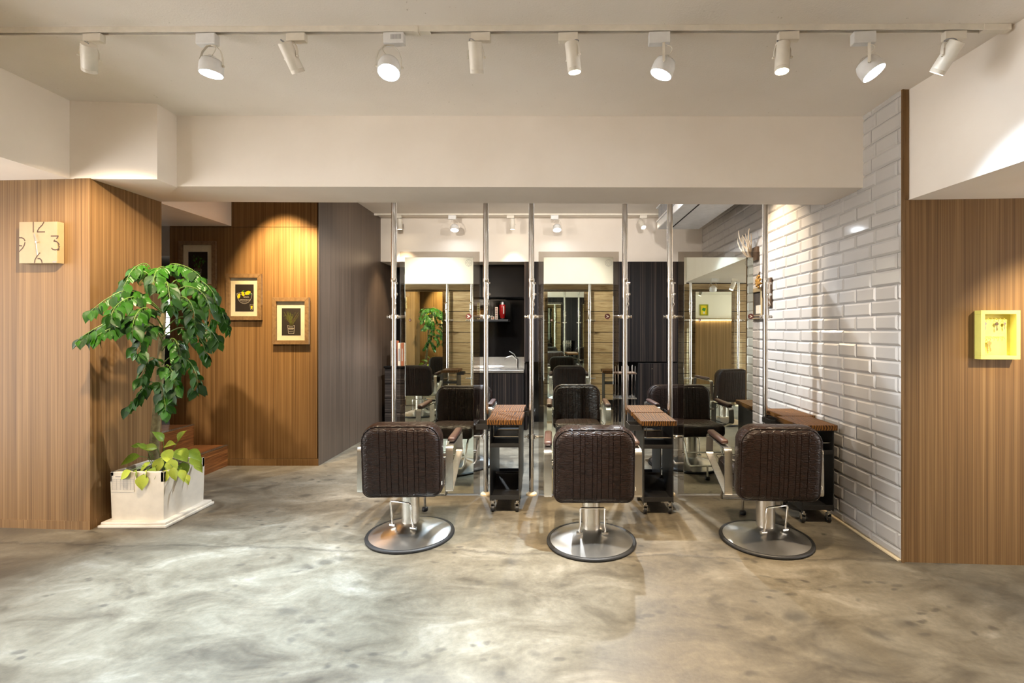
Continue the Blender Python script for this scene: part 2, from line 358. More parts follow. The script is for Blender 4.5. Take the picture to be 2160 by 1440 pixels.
# walls
solid('wall_left', [(-3.483, 3.643), (-3.483, 4.31), (-6.1, 4.31), (-6.1, 3.80)], 0, 2.648, M['wood'])
solid('baseboard_left', [(-3.480, 3.638), (-3.480, 4.31), (-3.50, 4.31), (-3.50, 3.66), (-6.1, 3.81), (-6.1, 3.795)], 0, .064, M['wood'])
wp = struct(MB().span((-4.25, 5.385, 0), (-2.61, 8.1, 3.22)).build('wall_picture', M['void']))
MB().span((-4.25, 5.37, .079), (-2.599, 5.384, 2.648), .001).build('panel', M['wood'], wp)
MB().span((-4.25, 5.37, 2.652), (-2.599, 5.384, 3.21), .001).build('panel', M['wood'], wp)
struct(MB().span((-4.25, 5.368, 0), (-2.599, 5.384, .075), .001).build('baseboard_picture', M['wood']))
struct(MB().span((-2.609, 5.37, 0), (-2.595, 8.0, 3.21)).build('wall_shaded', M['wood_shaded']))
struct(MB().span((-6.1, 6.8, 2.55), (-4.2, 6.9, 3.25)).build('wall_passage', M['paint']))
struct(MB().span((-6.1, 6.95, 0), (-4.2, 7.0, 2.6)).build('door_1', M['void']))
struct(MB().span((-6.15, 4.3, 0), (-6.05, 7.0, 3.25)).build('wall_stair', M['paint']))
w1 = struct(MB().span((-5.56, 6.93, 1.44), (-5.32, 6.945, 1.95)).build('shutter_1', emit('glowing_white_shutter', (1, .97, .92), 3.0)))  # far white shutter; the light falling on it is put in as glow
for k in range(7): MB().span((-5.56, 6.915, 1.47+k*.07), (-5.32, 6.925, 1.482+k*.07)).build('slat', M['grey_print'], w1)
struct(MB().span((-2.6, 7.95, 0), (2.45, 8.05, 2.56)).build('wall_back', M['gloss_black']))
solid('wall_key', [(2.264, 3.135), (6.6, 2.877), (6.6, 3.25), (2.30, 3.25), (2.30, 3.138), (2.264, 3.138)], 0, 2.35, M['wood'])
solid('trim_7', [(2.264, 3.128), (2.306, 3.126), (2.306, 3.138), (2.264, 3.138)], 2.35, 3.06, M['wood'])
solid('trim_8', [(2.262, 3.122), (2.274, 3.122), (2.274, 3.136), (2.262, 3.136)], 0, 3.058, M['wood'])
wr = solid('wall_right', [(2.275, 3.14), (2.45, 3.2), (2.45, 8.05), (2.275, 8.05)], 0, 3.25, M['grout'])
struct(MB().span((2.246, 3.14, 0), (2.2745, 7.3, .012), .002).build('baseboard_right', M['cream']))
# bevelled metro tiles: rows of long tiles alternate with rows of short ones
def tile_faces(y0, y1, z0, z1):
    i = min(.0145, (y1-y0)*.4, (z1-z0)*.4); a, b, c = 2.276, 2.270, 2.262
    r = lambda x, q: [(x, y0+q, z0+q), (x, y0+q, z1-q), (x, y1-q, z1-q), (x, y1-q, z0+q)]
    A, B, C_ = r(a, 0), r(b, 0), r(c, i)
    fs = [C_]
    for k in range(4):
        n = (k+1) % 4; fs += [[A[k], A[n], B[n], B[k]], [B[k], B[n], C_[n], C_[k]]]
    return fs
PITCH = .1018; tiles = []
for k in range(-15, 16):
    z0, z1 = 1.5+k*PITCH+.001, 1.5+(k+1)*PITCH-.001
    z0, z1 = max(z0, .014), min(z1, 3.19)
    if z1-z0 < .01: continue
    L = .3225 if k % 2 else .215
    y = 3.441-L if k % 2 else 3.177-L
    while y < 7.3:
        a, b = max(y, 3.141)+.001, min(y+L, 7.31)-.001
        y += L
        if b-a < .008: continue
        if z0 > 2.5 and a > 3.54 and b < 3.99: continue     # behind the beam's end
        tiles.append((a, b, z0, z1))
def area(t): a, b, c, d = t; return 2.26*(1/a-1/b)*(d-c)/((a+b)/2)*(0.35 if (c > 2.54 and a > 3.5) else 1)
tiles.sort(key=area, reverse=True)
cache = {}
for i, (a, b, c, d) in enumerate(tiles[:300]):
    key = (round(b-a, 4), round(d-c, 4))
    if key not in cache: cache[key] = MB().poly([[(x, y-a, z-c) for x, y, z in f] for f in tile_faces(a, b, c, d)]).mesh('tile', M['tile'])
    put('tile', cache[key], wr, (random.uniform(-.0006, .0006), a, c), (0, random.uniform(-.0015, .0015), random.uniform(-.001, .001)))
mb = MB(); fs = []
for t_ in tiles[300:]: fs += tile_faces(*t_)
far = mb.poly(fs).build('tile', M['tile'], wr); far['kind'] = 'stuff'
# stairs behind the left wall
st = struct(MB().span((-6.05, 4.32, 0), (-3.97, 5.365, .40)).build('stair_base', M['void']))
for x0, x1, z0, z1 in ((-3.965, -3.60, 0, .231), (-6.05, -3.975, 0, .457)):
    s_ = thing('staircase', 'low brown wooden stair step with a metal nosing beside the picture wall' if z1 < .3 else 'upper brown wooden stair step with a metal nosing beside the picture wall', 'stair', ((x0+x1)/2, 4.84, z0))
    hx, hz = (x1-x0)/2, z1-z0
    MB().span((-hx, -.52, hz-.025), (hx, .528, hz), .003).build('tread', M['stair_wood'], s_)
    MB().span((hx-.02, -.52, 0), (hx-.004, .528, hz-.025)).build('riser', M['stair_wood'], s_)
    q = MB()
    for dx in (-.03, -.019, -.008): q.span((hx+dx-.004, -.52, hz), (hx+dx+.004, .526, hz+.004), .001)
    q.span((hx-.034, -.52, hz-.006), (hx+.004, .526, hz+.0015)); q.build('nosing', M['steel'], s_)
bpy.data.objects.remove(st)
struct(MB().span((-6.05, 5.37, .3), (-4.25, 6.95, .457)).build('floor_landing', M['stair_wood']))
# plank wall behind the camera, seen in the mirrors
wo = struct(MB().span((-5.2, -.75, 0), (6.6, -.572, 3.3)).build('wall_opposite', M['void']))
for k in range(12):
    z0 = k*.2
    MB().span((-5.2, -.571, z0+.002), (6.6, -.55, min(z0+.193, 2.33)), .002).build('plank', M['plank'], wo)
solid('trim_9', [(-5.2, -.57), (2.54, -.57), (2.52, -.33), (-5.2, -.33)], 2.31, 3.25, M['paint'])

# unseen shopfront glazing added at both ends; the world's fill light enters through it
for wn, X_, z1, ya, yb in (('added_window_2', -6.15, 2.645, -.6, 3.8), ('added_window_3', 6.55, 2.34, -.55, 2.85)):
    wf_ = struct(MB().span((X_-.03, ya, z1-.08), (X_+.03, yb, z1)).span((X_-.03, ya, 0), (X_+.03, yb, .08)).build(wn, M['black']))
    n_ = 4
    for k in range(n_+1):
        yy = ya+(yb-ya)*k/n_; MB().span((X_-.03, yy-.03, .08), (X_+.03, yy+.03, z1-.08)).build('mullion', M['black'], wf_)
        if k < n_: MB().span((X_-.004, yy+.03, .08), (X_+.004, yy+(yb-ya)/n_-.03, z1-.08)).build('pane', M['pane'], wf_)

# ---------------------------------------------------------------- track lighting
def rail_y(x): return 2.593-.053*x
rl = thing('lighting_track', 'long white lighting track fixed to the front ceiling above the styling chairs', 'light track', (0, rail_y(0), Zc(0)))
rl.rotation_euler = (0, math.atan(.0297), math.atan(-.053))
q = MB(); q.span((-4.1, -.018, -.006), (2.22, .018, 0)); q.span((-4.1, -.018, -.030), (2.22, -.011, -.005), .001); q.span((-4.1, .011, -.030), (2.22, .018, -.005), .001)
q.build('rail', M['white_metal'], rl)
MB().span((2.20, -.02, -.033), (2.335, .02, 0), .003).build('end_feed', M['white_metal'], rl)
MB().span((-.86, -.0185, -.0315), (-.66, .0185, -.0295), .0005).span((-.745, -.021, -.035), (-.725, .021, 0), .001).build('joint_clip', M['white_metal'], rl)
MB().span((-4.1, -.010, -.0085), (2.2, .010, -.0065)).build('conductor_slot', M['void'], rl)

def yoke_mesh(hw, drop, name, mat):
    arch = [(-hw, -drop), (-hw, -drop*.62), (-hw*.8, -drop*.28), (-hw*.38, -.003), (0, 0), (hw*.38, -.003), (hw*.8, -drop*.28), (hw, -drop*.62), (hw, -drop)]
    q = MB().ribbon(arch, .014, .0022, M=Matrix.Rotation(PI/2, 4, 'Z'))
    for sx in (-1, 1): q.cyl((sx*(hw-.003), 0, -drop), (sx*(hw+.008), 0, -drop), .006, 10)
    return q.mesh(name, mat, 40)
YK_C = yoke_mesh(.043, .085, 'yoke', M['white_metal']); YK_F = yoke_mesh(.066, .12, 'yoke', M['white_metal'])
BODY_C = MB().lathe([(.0, .075), (.034, .075), (.0365, .0735), (.0365, -.056), (.0358, -.057), (.0365, -.058), (.0365, -.0755), (.033, -.0755), (.032, -.070), (0, -.070)], 32).mesh('body', M['white_metal'], 40)
CAP_C = MB().cyl((0, 0, .0752), (0, 0, .0762), .0325, 28)
for k in range(4): CAP_C.cyl((.02*math.cos(k*PI/2+.6), .02*math.sin(k*PI/2+.6), .076), (.02*math.cos(k*PI/2+.6), .02*math.sin(k*PI/2+.6), .0768), .0034, 8)
CAP_C = CAP_C.mesh('cap', M['white_metal'], 40)
LENS_C = MB().cyl((0, 0, -.0725), (0, 0, -.0708), .0315, 28).mesh('lens', M['led_warm'])
BODY_F = MB().lathe([(.030, .046), (.050, .034), (.0585, .010), (.060, -.026), (.060, -.040), (.056, -.041), (.054, -.034), (0, -.034)], 36).mesh('body', M['cool_white_metal'], 40)
CAP_F = MB().lathe([(0, .060), (.018, .058), (.034, .047), (.046, .0375), (.05, .035)], 32).mesh('cap', M['chrome'], 60)
LENS_F = MB().cyl((0, 0, -.0395), (0, 0, -.0345), .0535, 28).mesh('lens', M['led_cool'])
AD_C = MB().box((0, 0, -.023), (.105, .034, .044), .003).mesh('adapter', M['white_metal'])
q = MB().box((0, 0, -.031), (.112, .040, .060), .004); AD_F = q.mesh('adapter', M['cool_white_metal'])
q = MB()
for k in range(8): q.box((-.012+k*.0075, -.0203, -.028), (.0032, .0012, .026))
VENT = q.mesh('vent_slots', M['grille'])
def lamp(kind, label, base, off, aim, group, lit=True, rz=0, vent=False):
    c = kind == 'cyl'
    r = thing('track_spotlight' if c else 'track_floodlight', label, 'spotlight' if c else 'floodlight', base, rz, group)
    put('adapter', AD_C if c else AD_F, r, (off, 0, 0))
    if vent: put('vent_slots', VENT, r, (off, 0, 0))
    h = .045 if c else .061; drop = .085 if c else .12
    a = Vector(aim).normalized(); a = Matrix.Rotation(-rz, 3, 'Z') @ a
    yaw = math.atan2(a.y, a.x)+PI/2 if Vector((a.x, a.y)).length > .12 else 0
    put('yoke', YK_C if c else YK_F, r, (0, 0, -h), (0, 0, yaw))
    eul = (-a).to_track_quat('Z', 'Y').to_euler()
    b = put('body', BODY_C if c else BODY_F, r, (0, 0, -h-drop), eul)
    put('cap', CAP_C if c else CAP_F, b); l = put('lens', LENS_C if c else LENS_F, b)
    Rm = eul.to_matrix(); top = Vector((0, 0, -h-drop)) + Rm @ Vector((0, 0, .077 if c else .06))
    p0 = Vector((0, 0, -h)); side = Vector((.035*(1 if off < 0 else -1), -.012, 0))
    pts = [p0*(1-t)**3 + (p0+side*1.6-Vector((0, 0, .02)))*3*t*(1-t)**2 + (top+side*.8+Vector((0, 0, .03)))*3*t*t*(1-t) + top*t**3 for t in [i/9 for i in range(10)]]
    MB().tube(pts, .0026, 6).build('cable', M['grille'] if c else M['white_metal'], r, 60)
    ctr = Matrix.Translation(base) @ Matrix.Rotation(rz, 4, 'Z') @ Vector((0, 0, -h-drop))
    return ctr, (Matrix.Rotation(rz, 3, 'Z') @ a)
def on_rail(px):
    x = 0.0
    for _ in range(20): x = (px-CX)*rail_y(x)/F
    return Vector((x, rail_y(x), Zc(x)-.0345))
RZ = math.atan(-.053)
G1 = 'cylinder spotlights on the front ceiling track'; G2 = 'round LED floodlights on the front ceiling track'
LAMPS = [
 ('cyl', 188, .03, (-.47, .52, -.73), 'white cylinder spotlight leftmost on the front track, tipped to show its drilled cap', 190, 70),
 ('flood', 446, -.022, (-.05, .02, -1), 'lit round floodlight second from the left end of the front track', 1000, 52),
 ('cyl', 615, .03, (.22, .56, -.8), 'white cylinder spotlight third from the left on the front track, leaning right', 200, 64),
 ('flood', 821, .03, (.05, -.34, -.93), 'lit round floodlight with vent slots in its housing, on the front track', 420, 54),
 ('cyl', 1004, .028, (.0, .48, -.88), 'white cylinder spotlight hanging dead straight near the middle of the front track', 170, 62),
 ('cyl', 1209, -.026, (.12, .12, -.98), 'lit warm cylinder spotlight leaning right, above the middle styling chair', 150, 62),
 ('flood', 1400, -.024, (-.36, .08, -.93), 'lit round floodlight turned aside between two lit warm cylinder spotlights', 620, 50),
 ('cyl', 1650, .03, (-.05, -.05, -.99), 'lit warm cylinder spotlight with a round glowing mouth, third from the right', 180, 66) ,
 ('flood', 1834, -.032, (.42, -.28, -.86), 'lit round floodlight nearest the right end of the front track', 120, 92),
 ('cyl', 1997, .035, (-.26, .56, -.79), 'white cylinder spotlight last at the right end of the front track, leaning left', 110, 60)]
for kind, px, off, aim, lab, pw, ang in LAMPS:
    c, a = lamp(kind, lab, on_rail(px), off, aim, G1 if kind == 'cyl' else G2, rz=RZ, vent=(px == 821))
    cool = kind == 'flood'
    spot('spot_light', c+a*(.08 if cool else .11), c+a*2, pw, COOL if cool else WARM, ang, 1.0 if cool else .7, .03)
# rear track in front of the white rear beam
rt = thing('lighting_track', 'thin white lighting track on the rear ceiling beyond the mirrors', 'light track', (-.2, 7.06, 3.205))
MB().span((-2.38, -.017, -.022), (2.4, .017, 0), .002).build('rail', M['white_metal'], rt)
MB().span((-2.45, -.02, -.026), (-2.36, .02, 0), .002).build('end_feed', M['white_metal'], rt)
G3 = 'spotlights on the rear ceiling track'
for kind, px, off, aim, lab, pw in (
  ('cyl', 843, -.03, (.02, .12, -.99), 'small white cylinder spotlight on the rear track beside the leftmost steel pole', 70),
  ('flood', 959, -.035, (0, -.25, -.97), 'small lit floodlight on the rear track above the left mirror', 190),
  ('cyl', 1081, -.03, (0, .1, -.99), 'small white cylinder spotlight on the rear track between the two middle steel poles', 30),
  ('flood', 1175, -.035, (.02, -.3, -.95), 'small lit floodlight on the rear track above the middle mirror', 190),
  ('cyl', 1354, .02, (.2, -.6, -.75), 'small lit warm spotlight on the rear track turned to the room, beside the air conditioner', 80)):
    x = XZ(px, 7.06); c, a = lamp(kind, lab, Vector((x, 7.06, 3.182)), off, aim, G3)
    spot('spot_light', c+a*(.05 if kind == 'flood' else .09), c+a*2, pw, COOL if kind == 'flood' else WARM, 85 if kind == 'flood' else 70, .7, .03)
# unseen lamps on the picture wall, tiles and plant, then added fill spots without fixtures
for pos, tgt, pw, ang, colr in (((-2.98, 4.72, 3.10), (-2.95, 5.4, 2.0), 190, 66, AMBER), ((-2.68, 4.75, 3.10), (-2.66, 5.4, 1.9), 130, 54, AMBER),
    ((1.72, 4.85, 3.10), (2.27, 4.75, 1.8), 62, 84, WARM), ((-3.05, 3.2, 3.10), (-3.2, 3.9, 1.5), 22, 46, (1, .86, .66)),
    ((-1.3, 5.3, 3.1), (-1.3, 5.4, 0), 200, 150, (.9, .95, 1)), ((.9, 5.3, 3.1), (.9, 5.4, 0), 200, 150, (.9, .95, 1)),  # bare fill spots, added to brighten the rear room
    ((-2.2, .75, 3.0), (-2.2, -.55, 1.5), 60, 105, (1, .93, .84)), ((.3, .75, 3.0), (.3, -.55, 1.5), 60, 105, (1, .93, .84)),  # bare spots added above the camera to brighten the plank wall
    ((-1.7, 5.1, 3.08), (-1.7, 7.3, 2.95), 30, 120, (1, .92, .82)), ((.0, 5.1, 3.08), (0, 7.3, 2.95), 30, 120, (1, .92, .82)), ((1.2, 4.9, 3.08), (1.0, 7.3, 2.9), 24, 110, (1, .93, .86))):  # bare spots added to wash the rear beam and ceiling
    spot('spot_light', pos, tgt, pw, colr, ang, .8, .03)
# spotlights under the boxed soffit on the right, seen in the right mirror and lighting the key cabinet
G4 = 'spotlights under the right-hand soffit'
for kind, pos, aim, lab, pw, ang in (
  ('flood', (2.78, .4, 2.346), (.1, -.35, -.93), 'round floodlight under the soffit, reflected in the right mirror', 110, 90),
  ('cyl', (3.12, .4, 2.346), (-.4, .1, -.9), 'white cylinder spotlight under the soffit, reflected in the right mirror', 40, 60),
  ('cyl', (3.22, 2.2, 2.346), (-.02, .68, -.73), 'white cylinder spotlight under the soffit aimed at the yellow key cabinet', 80, 76)):
    c, a = lamp(kind, lab, Vector(pos), .03, aim, G4)
    spot('spot_light', c+a*(.05 if kind == 'flood' else .09), c+a*2, pw, COOL if kind == 'flood' else (1, .8, .5), ang, .8, .03)

# ---------------------------------------------------------------- steel poles and mirrors
def pole_meshes(side):
    """side +1: clamps reach towards +X"""
    s = side; up = MB().cyl((0, 0, 1.80), (0, 0, 3.19), .0255, 24).mesh('upper_tube', M['pole'], 40)
    lo = MB().cyl((0, 0, .02), (0, 0, 1.98), .0225, 24).mesh('lower_tube', M['pole'], 40)
    fl = MB().lathe([(0, .026), (.024, .026), (.03, .022), (.048, .012), (.05, 0), (0, 0)], 28).mesh('floor_flange', M['cream'], 50)
    ct = MB().lathe([(0, 3.203), (.045, 3.203), (.045, 3.195), (.026, 3.185), (0, 3.185)], 24).mesh('ceiling_flange', M['cream'], 50)
    cl = MB().lathe([(.024, 1.945), (.030, 1.945), (.030, 1.975), (.024, 1.975)], 24).box((.006, -.03, 1.96), (.03, .022, .032), .003)
    cl.lathe([(.022, 1.805), (.0275, 1.805), (.0275, 1.90), (.022, 1.90)], 24).box((.026, -.018, 1.83), (.022, .03, .026), .003)
    tl = MB().cyl((.026, -.03, 1.93), (.026, -.03, 1.79), .005, 8).cyl((.022, -.028, 1.93), (.044, -.028, 1.93), .009, 10).cyl((.03, -.03, 1.83), (.046, -.03, 1.83), .009, 10).tube([(.026, -.03, 1.79), (.022, -.034, 1.76), (.03, -.036, 1.74), (.022, -.034, 1.72), (.016, -.03, 1.735)], .004, 6).span((.013, -.034, 1.64), (.024, -.03, 1.72), .002)
    def mc(z):
        q = MB().lathe([(.0205, z-.018), (.031, z-.018), (.031, z+.018), (.0205, z+.018)], 24).box((s*.036, -.008, z), (.022, .034, .034), .004)
        q.cyl((s*.044, -.01, z), (s*.104, -.01, z), .0125, 16).ball((s*.104, -.01, z), .0125, n=12)
        q.cyl((-s*.028, -.004, z), (-s*.056, -.004, z), .005, 10).cyl((-s*.052, -.004, z), (-s*.062, -.004, z), .014, 14).box((-s*.034, -.004, z), (.012, .026, .03), .003)
        return q.mesh('mirror_clamp', M['chrome'], 40)
    return dict(upper_tube=up, lower_tube=lo, floor_flange=fl, ceiling_flange=ct, collar=cl.mesh('collar', M['chrome'], 40), tension_latch=tl.mesh('tension_latch', M['chrome'], 40), c1=mc(1.626), c2=mc(.53))
PM = {1: pole_meshes(1), -1: pole_meshes(-1)}
def pole(x, y, side, label, group, rz=0, top=True):
    r = thing('steel_pole', label, 'pole', (x, y, 0), rz, group); D = PM[side]
    for k in ('upper_tube', 'lower_tube', 'floor_flange', 'ceiling_flange', 'collar', 'tension_latch'): put(k, D[k], r)
    put('mirror_clamp', D['c1'], r); put('mirror_clamp', D['c2'], r)
    return r
PL = ('floor-to-ceiling steel pole holding the %s edge of the %s mirror')
GP = 'floor-to-ceiling steel poles holding the mirrors'
for (xa, xb), nm in zip(((-1.45, -.608), (-.191, .664), (1.077, 1.95)), ('left', 'middle', 'right')):
    pole(xa, 4.43, 1, PL % ('left', nm), GP); pole(xb, 4.43, -1, PL % ('right', nm), GP)
def mirror_panel(cx, y, gw, mw, dx, label, group, tilt, rz=0, sx=.267):
    r = thing('salon_mirror', label, 'mirror', (cx, y, .008), rz, group); r.rotation_euler = (tilt, 0, rz)
    MB().span((-gw/2, .004, 0), (gw/2, .011, 2.208), .0008).build('glass_border', M['smoked'], r, label='bronze-tinted clear glass border')
    mi = MB().span((-mw/2+dx, -.0025, .012), (mw/2+dx, .003, 2.156), .0006).build('mirror_plate', M['mirror'], r)
    z = 1.621; st_ = MB().cyl((sx, -.003, z), (sx, -.0055, z), .0245, 28).build('round_sticker', M['maroon'], r, label='round maroon sticker with a white slanted mark')
    q = MB(); q.poly([[(sx-.013, -.0062, z+.010), (sx-.009, -.0062, z+.013), (sx+.014, -.0062, z+.001), (sx+.012, -.0062, z-.004), (sx-.010, -.0062, z-.012), (sx-.012, -.0062, z-.008), (sx+.002, -.0062, z-.001)]])
    q.build('white_mark', M['white'], st_, normals=False)
    ex, ez = mw/2+dx-.042, 2.105; R = .030
    q = MB().tube([(ex+R*math.cos(k*PI/12), -.0036, ez+R*math.sin(k*PI/12)) for k in range(24)], .0008, 4, True)
    q.tube([(ex+R*.7*math.cos(k*PI/2), -.0036, ez+R*.95*math.sin(k*PI/2)) for k in range(4)], .0008, 4, True)
    q.tube([(ex-.006, -.0036, ez+.008), (ex-.006, -.0036, ez-.004), (ex+.006, -.0036, ez+.004), (ex+.006, -.0036, ez-.008)], .0008, 4)
    q.build('etched_emblem', M['grille'], r)
    return r
GM = 'frameless salon mirrors on tinted glass panels'; TILT = .0073
for (ga, gb, ma, mb_, sxp), nm in zip(((-1.385, -.66, -1.337, -.716, -.759), (-.125, .604, -.078, .552, .50), (1.143, 1.885, 1.195, 1.82, 1.80)), ('left', 'middle', 'right')):
    c = (ga+gb)/2; mirror_panel(c, 4.40, gb-ga, mb_-ma, (ma+mb_)/2-c, 'tall salon mirror with tinted glass border behind the %s front styling chair' % nm, GM, TILT, sx=sxp-c)
for x, nm in ((-2.43, 'left'), (-1.1, 'left'), (.255, 'middle'), (3.06, 'right')):
    if x == -1.1:
        pole(x-.42, -.36, 1, 'steel pole by the plank wall, reflected at the right edge of the left mirror', 'steel poles in front of the plank wall', PI); continue
    mirror_panel(x, -.40, .82, .69, 0, 'salon mirror on the plank wall reflected in the %s front mirror' % nm, 'salon mirrors on the plank wall', -.004, PI-.032)
    for sd in (-1, 1): pole(x-sd*.45, -.36, sd, 'steel pole by the plank wall reflected in the %s front mirror, %s one' % (nm, 'right' if sd < 0 else 'left'), 'steel poles in front of the plank wall', PI)

# ---------------------------------------------------------------- styling chairs
def cushion(W_, H_, T_, rt, rb, re, seams_a=(), seams_b=(), bulge=.006, sd=.0055):
    cols = {0.0}; e = [0, .003, .009, .018, .03, .045]
    for d in e: cols |= {round(W_/2-d, 4), round(-W_/2+d, 4)}
    for s in set(seams_a) | set(seams_b): cols |= {round(s-.005, 4), round(s-.002, 4), round(s, 4), round(s+.002, 4), round(s+.005, 4)}
    x = -W_/2
    while x < W_/2: 
        if all(abs(x-c) > .012 for c in cols): cols.add(round(x, 4))
        x += .006
    cols = sorted(cols); rows = set()
    for d in e: rows |= {round(H_/2-d, 4), round(-H_/2+d, 4)}
    for k in range(11): rows |= {round(H_/2-rt+rt*math.sin(k*PI/20), 4), round(-H_/2+rb-rb*math.sin(k*PI/20), 4)}
    z = -H_/2
    while z < H_/2:
        if all(abs(z-c) > .014 for c in rows): rows.add(round(z, 4))
        z += .007
    rows = sorted(rows)
    def hw(z):
        r = rt if z > 0 else rb; dz = abs(z)-(H_/2-r)
        return W_/2 if dz <= 0 else W_/2-r+math.sqrt(max(0, r*r-dz*dz))
    def dist(x, z):
        r = rt if z > 0 else rb; qx, qz = abs(x)-W_/2+r, abs(z)-H_/2+r
        return -(math.hypot(max(qx, 0), max(qz, 0))+min(max(qx, qz), 0)-r)
    t = bmesh.new(); G = {}
    for sgn, seams in ((-1, seams_a), (1, seams_b)):
        for j, z in enumerate(rows):
            h = hw(z)
            for i, c in enumerate(cols):
                x = max(-h, min(h, c)); d = max(0, dist(x, z)); y = T_/2-re+math.sqrt(max(0, re*re-(re-min(d, re))**2))
                y += bulge*min(1, d/.12)
                if x == c and any(abs(c-s) < .0015 for s in seams) and d > .02: y -= sd*min(1, (d-.02)/.03)
                G[sgn, i, j] = t.verts.new((x, sgn*y, z))
    n, m = len(cols), len(rows)
    for sgn in (-1, 1):
        for j in range(m-1):
            for i in range(n-1): t.faces.new([G[sgn, i, j], G[sgn, i+1, j], G[sgn, i+1, j+1], G[sgn, i, j+1]])
    loop = [(i, 0) for i in range(n)]+[(n-1, j) for j in range(1, m)]+[(i, m-1) for i in range(n-2, -1, -1)]+[(0, j) for j in range(m-2, 0, -1)]
    for k in range(len(loop)):
        a, b = loop[k], loop[(k+1) % len(loop)]
        t.faces.new([G[-1, a[0], a[1]], G[-1, b[0], b[1]], G[1, b[0], b[1]], G[1, a[0], a[1]]])
    bmesh.ops.remove_doubles(t, verts=t.verts, dist=4e-4)
    return t
def outline(W_, H_, rt, rb, n=8):
    out = []
    for cx_, cz_, r, a0 in ((W_/2-rt, H_/2-rt, rt, 0), (-W_/2+rt, H_/2-rt, rt, PI/2), (-W_/2+rb, -H_/2+rb, rb, PI), (W_/2-rb, -H_/2+rb, rb, 3*PI/2)):
        out += [(cx_+r*math.cos(a0+k*PI/2/n), cz_+r*math.sin(a0+k*PI/2/n)) for k in range(n+1)]
    return out
SEAM_R = (-.140, -.094, -.064, -.014, .016, .045, .092, .120, .168)
SEAM_F = (-.168, -.120, -.092, -.045, -.016, .014, .064, .094, .140)
BACK_M = Matrix.Translation((0, -.205, .612)) @ Matrix.Rotation(math.radians(5), 4, 'X')
SEAT_M = Matrix.Translation((0, .10, .440)) @ Matrix.Rotation(math.radians(4), 4, 'X') @ Matrix.Rotation(PI/2, 4, 'X') @ Matrix.Scale(-1, 4, (0, 1, 0)) @ Matrix.Scale(-1, 4, (0, 0, 1))
def make_chair(label, group, loc, rz, base_rz):
    r = thing('styling_chair', label, 'chair', loc, rz, group)
    b = MB()._add(cushion(.545, .51, .14, .115, .062, .05, SEAM_R, SEAM_F), BACK_M).build('backrest', M['leather'], r, 60)
    q = MB()
    for yy in (-.0575, .0575): q.tube([Vector((x, yy, z)) for x, z in outline(.525, .49, .106, .053)], .0032, 5, True, BACK_M)
    q.build('piping', M['leather'], b, 60)
    MB().box((.272, -.246, .455), (.003, .012, .022)).build('brand_tab', M['white'], b)
    s = MB()._add(cushion(.485, .50, .125, .035, .11, .04, (-.14, -.094, -.045, 0, .045, .094, .14), (), .012, .0035), SEAT_M).build('seat', M['leather'], r, 60)
    MB().tube([Vector((x, -.066, z)) for x, z in outline(.52, .495, .034, .108)], .003, 5, True, SEAT_M).build('piping', M['leather'], s, 60)
    loop = fillet([(-.150, .358), (-.145, .682), (.318, .690), (.336, .535)], .032, 5)
    for sx in (-1, 1):
        f = MB().ribbon(loop, .052, .009, True, Matrix.Translation((sx*.307, 0, 0))).cyl((sx*.26, -.139, .60), (sx*.303, -.139, .60), .012, 12).build('arm_frame', M['steel'], r, 35)
        MB().box((sx*.307, .115, .712), (.056, .37, .036), .016, 3).build('arm_pad', M['arm_leather'], f, 60)
    MB().span((-.12, -.13, .352), (.12, .17, .40), .01).cyl((0, 0, .30), (0, 0, .36), .05, 24).build('mechanism', M['black'], r)
    p = MB().cyl((0, 0, .085), (0, 0, .355), .0635, 36).build('column', M['steel'], r, 40)
    d = MB().lathe([(.300, .018), (.27, .030), (.20, .052), (.13, .078), (.088, .095), (.066, .104), (.062, .104)], 64).build('base', M['spun'], r, 60)
    MB().lathe([(.288, .004), (.304, 0), (.314, .002), (.318, .012), (.314, .022), (.302, .025), (.291, .021)], 64).build('rubber_ring', M['rubber'], d, 60)
    Rm = Matrix.Rotation(base_rz, 4, 'Z')
    q = MB().tube([(-.088, -.09, .10), (-.086, -.105, .17), (-.084, -.12, .272), (-.076, -.122, .282), (.076, -.122, .282), (.084, -.12, .272), (.086, -.105, .17), (.088, -.09, .10)], .0068, 8, M=Rm)
    for sx in (-1, 1): q.cyl((sx*.066, -.09, .098), (sx*.11, -.09, .098), .011, 12, M=Rm)
    q.build('pump_lever', M['chrome'], r, 60)
    q = MB()
    for sx in (-1, 1): q.tube([(sx*.19, .24, .40), (sx*.19, .33, .33), (sx*.185, .44, .16), (sx*.17, .47, .135)], .011, 8)
    q.tube([(-.17, .47, .135), (.17, .47, .135)], .011, 8).tube([(-.19, .37, .245), (.19, .37, .245)], .008, 8)
    fr = q.build('footrest', M['steel'], r, 60)
    MB().cyl((0, .48, .03), (0, .472, .135), .010, 10).build('footrest_leg', M['steel'], r)
    MB().lathe([(0, 0), (.022, 0), (.026, .01), (.024, .028), (.012, .034), (0, .034)], 18, Matrix.Translation((0, .48, 0))).build('rubber_foot', M['rubber'], r, 60)
    return r
GC = 'brown crocodile-pattern styling chairs in front of the mirrors'; GR = 'styling chairs behind the mirrors'; GO = 'styling chairs facing the plank wall'
ch = make_chair('brown crocodile-pattern styling chair in front of the left mirror, beside its steel poles', GC, (-1.04, 3.55, 0), math.radians(2.5), math.radians(-22))
def chair(x, y, rz, lab, grp, lev):
    c = dup(ch, (x, y, 0), math.radians(rz), lab, grp)
    for k in c.children:
        if k.name.startswith('pump_lever'): k.rotation_euler = (0, 0, math.radians(lev))
    return c
chair(.277, 3.44, 0, 'brown crocodile-pattern styling chair in front of the middle mirror', GC, 22)
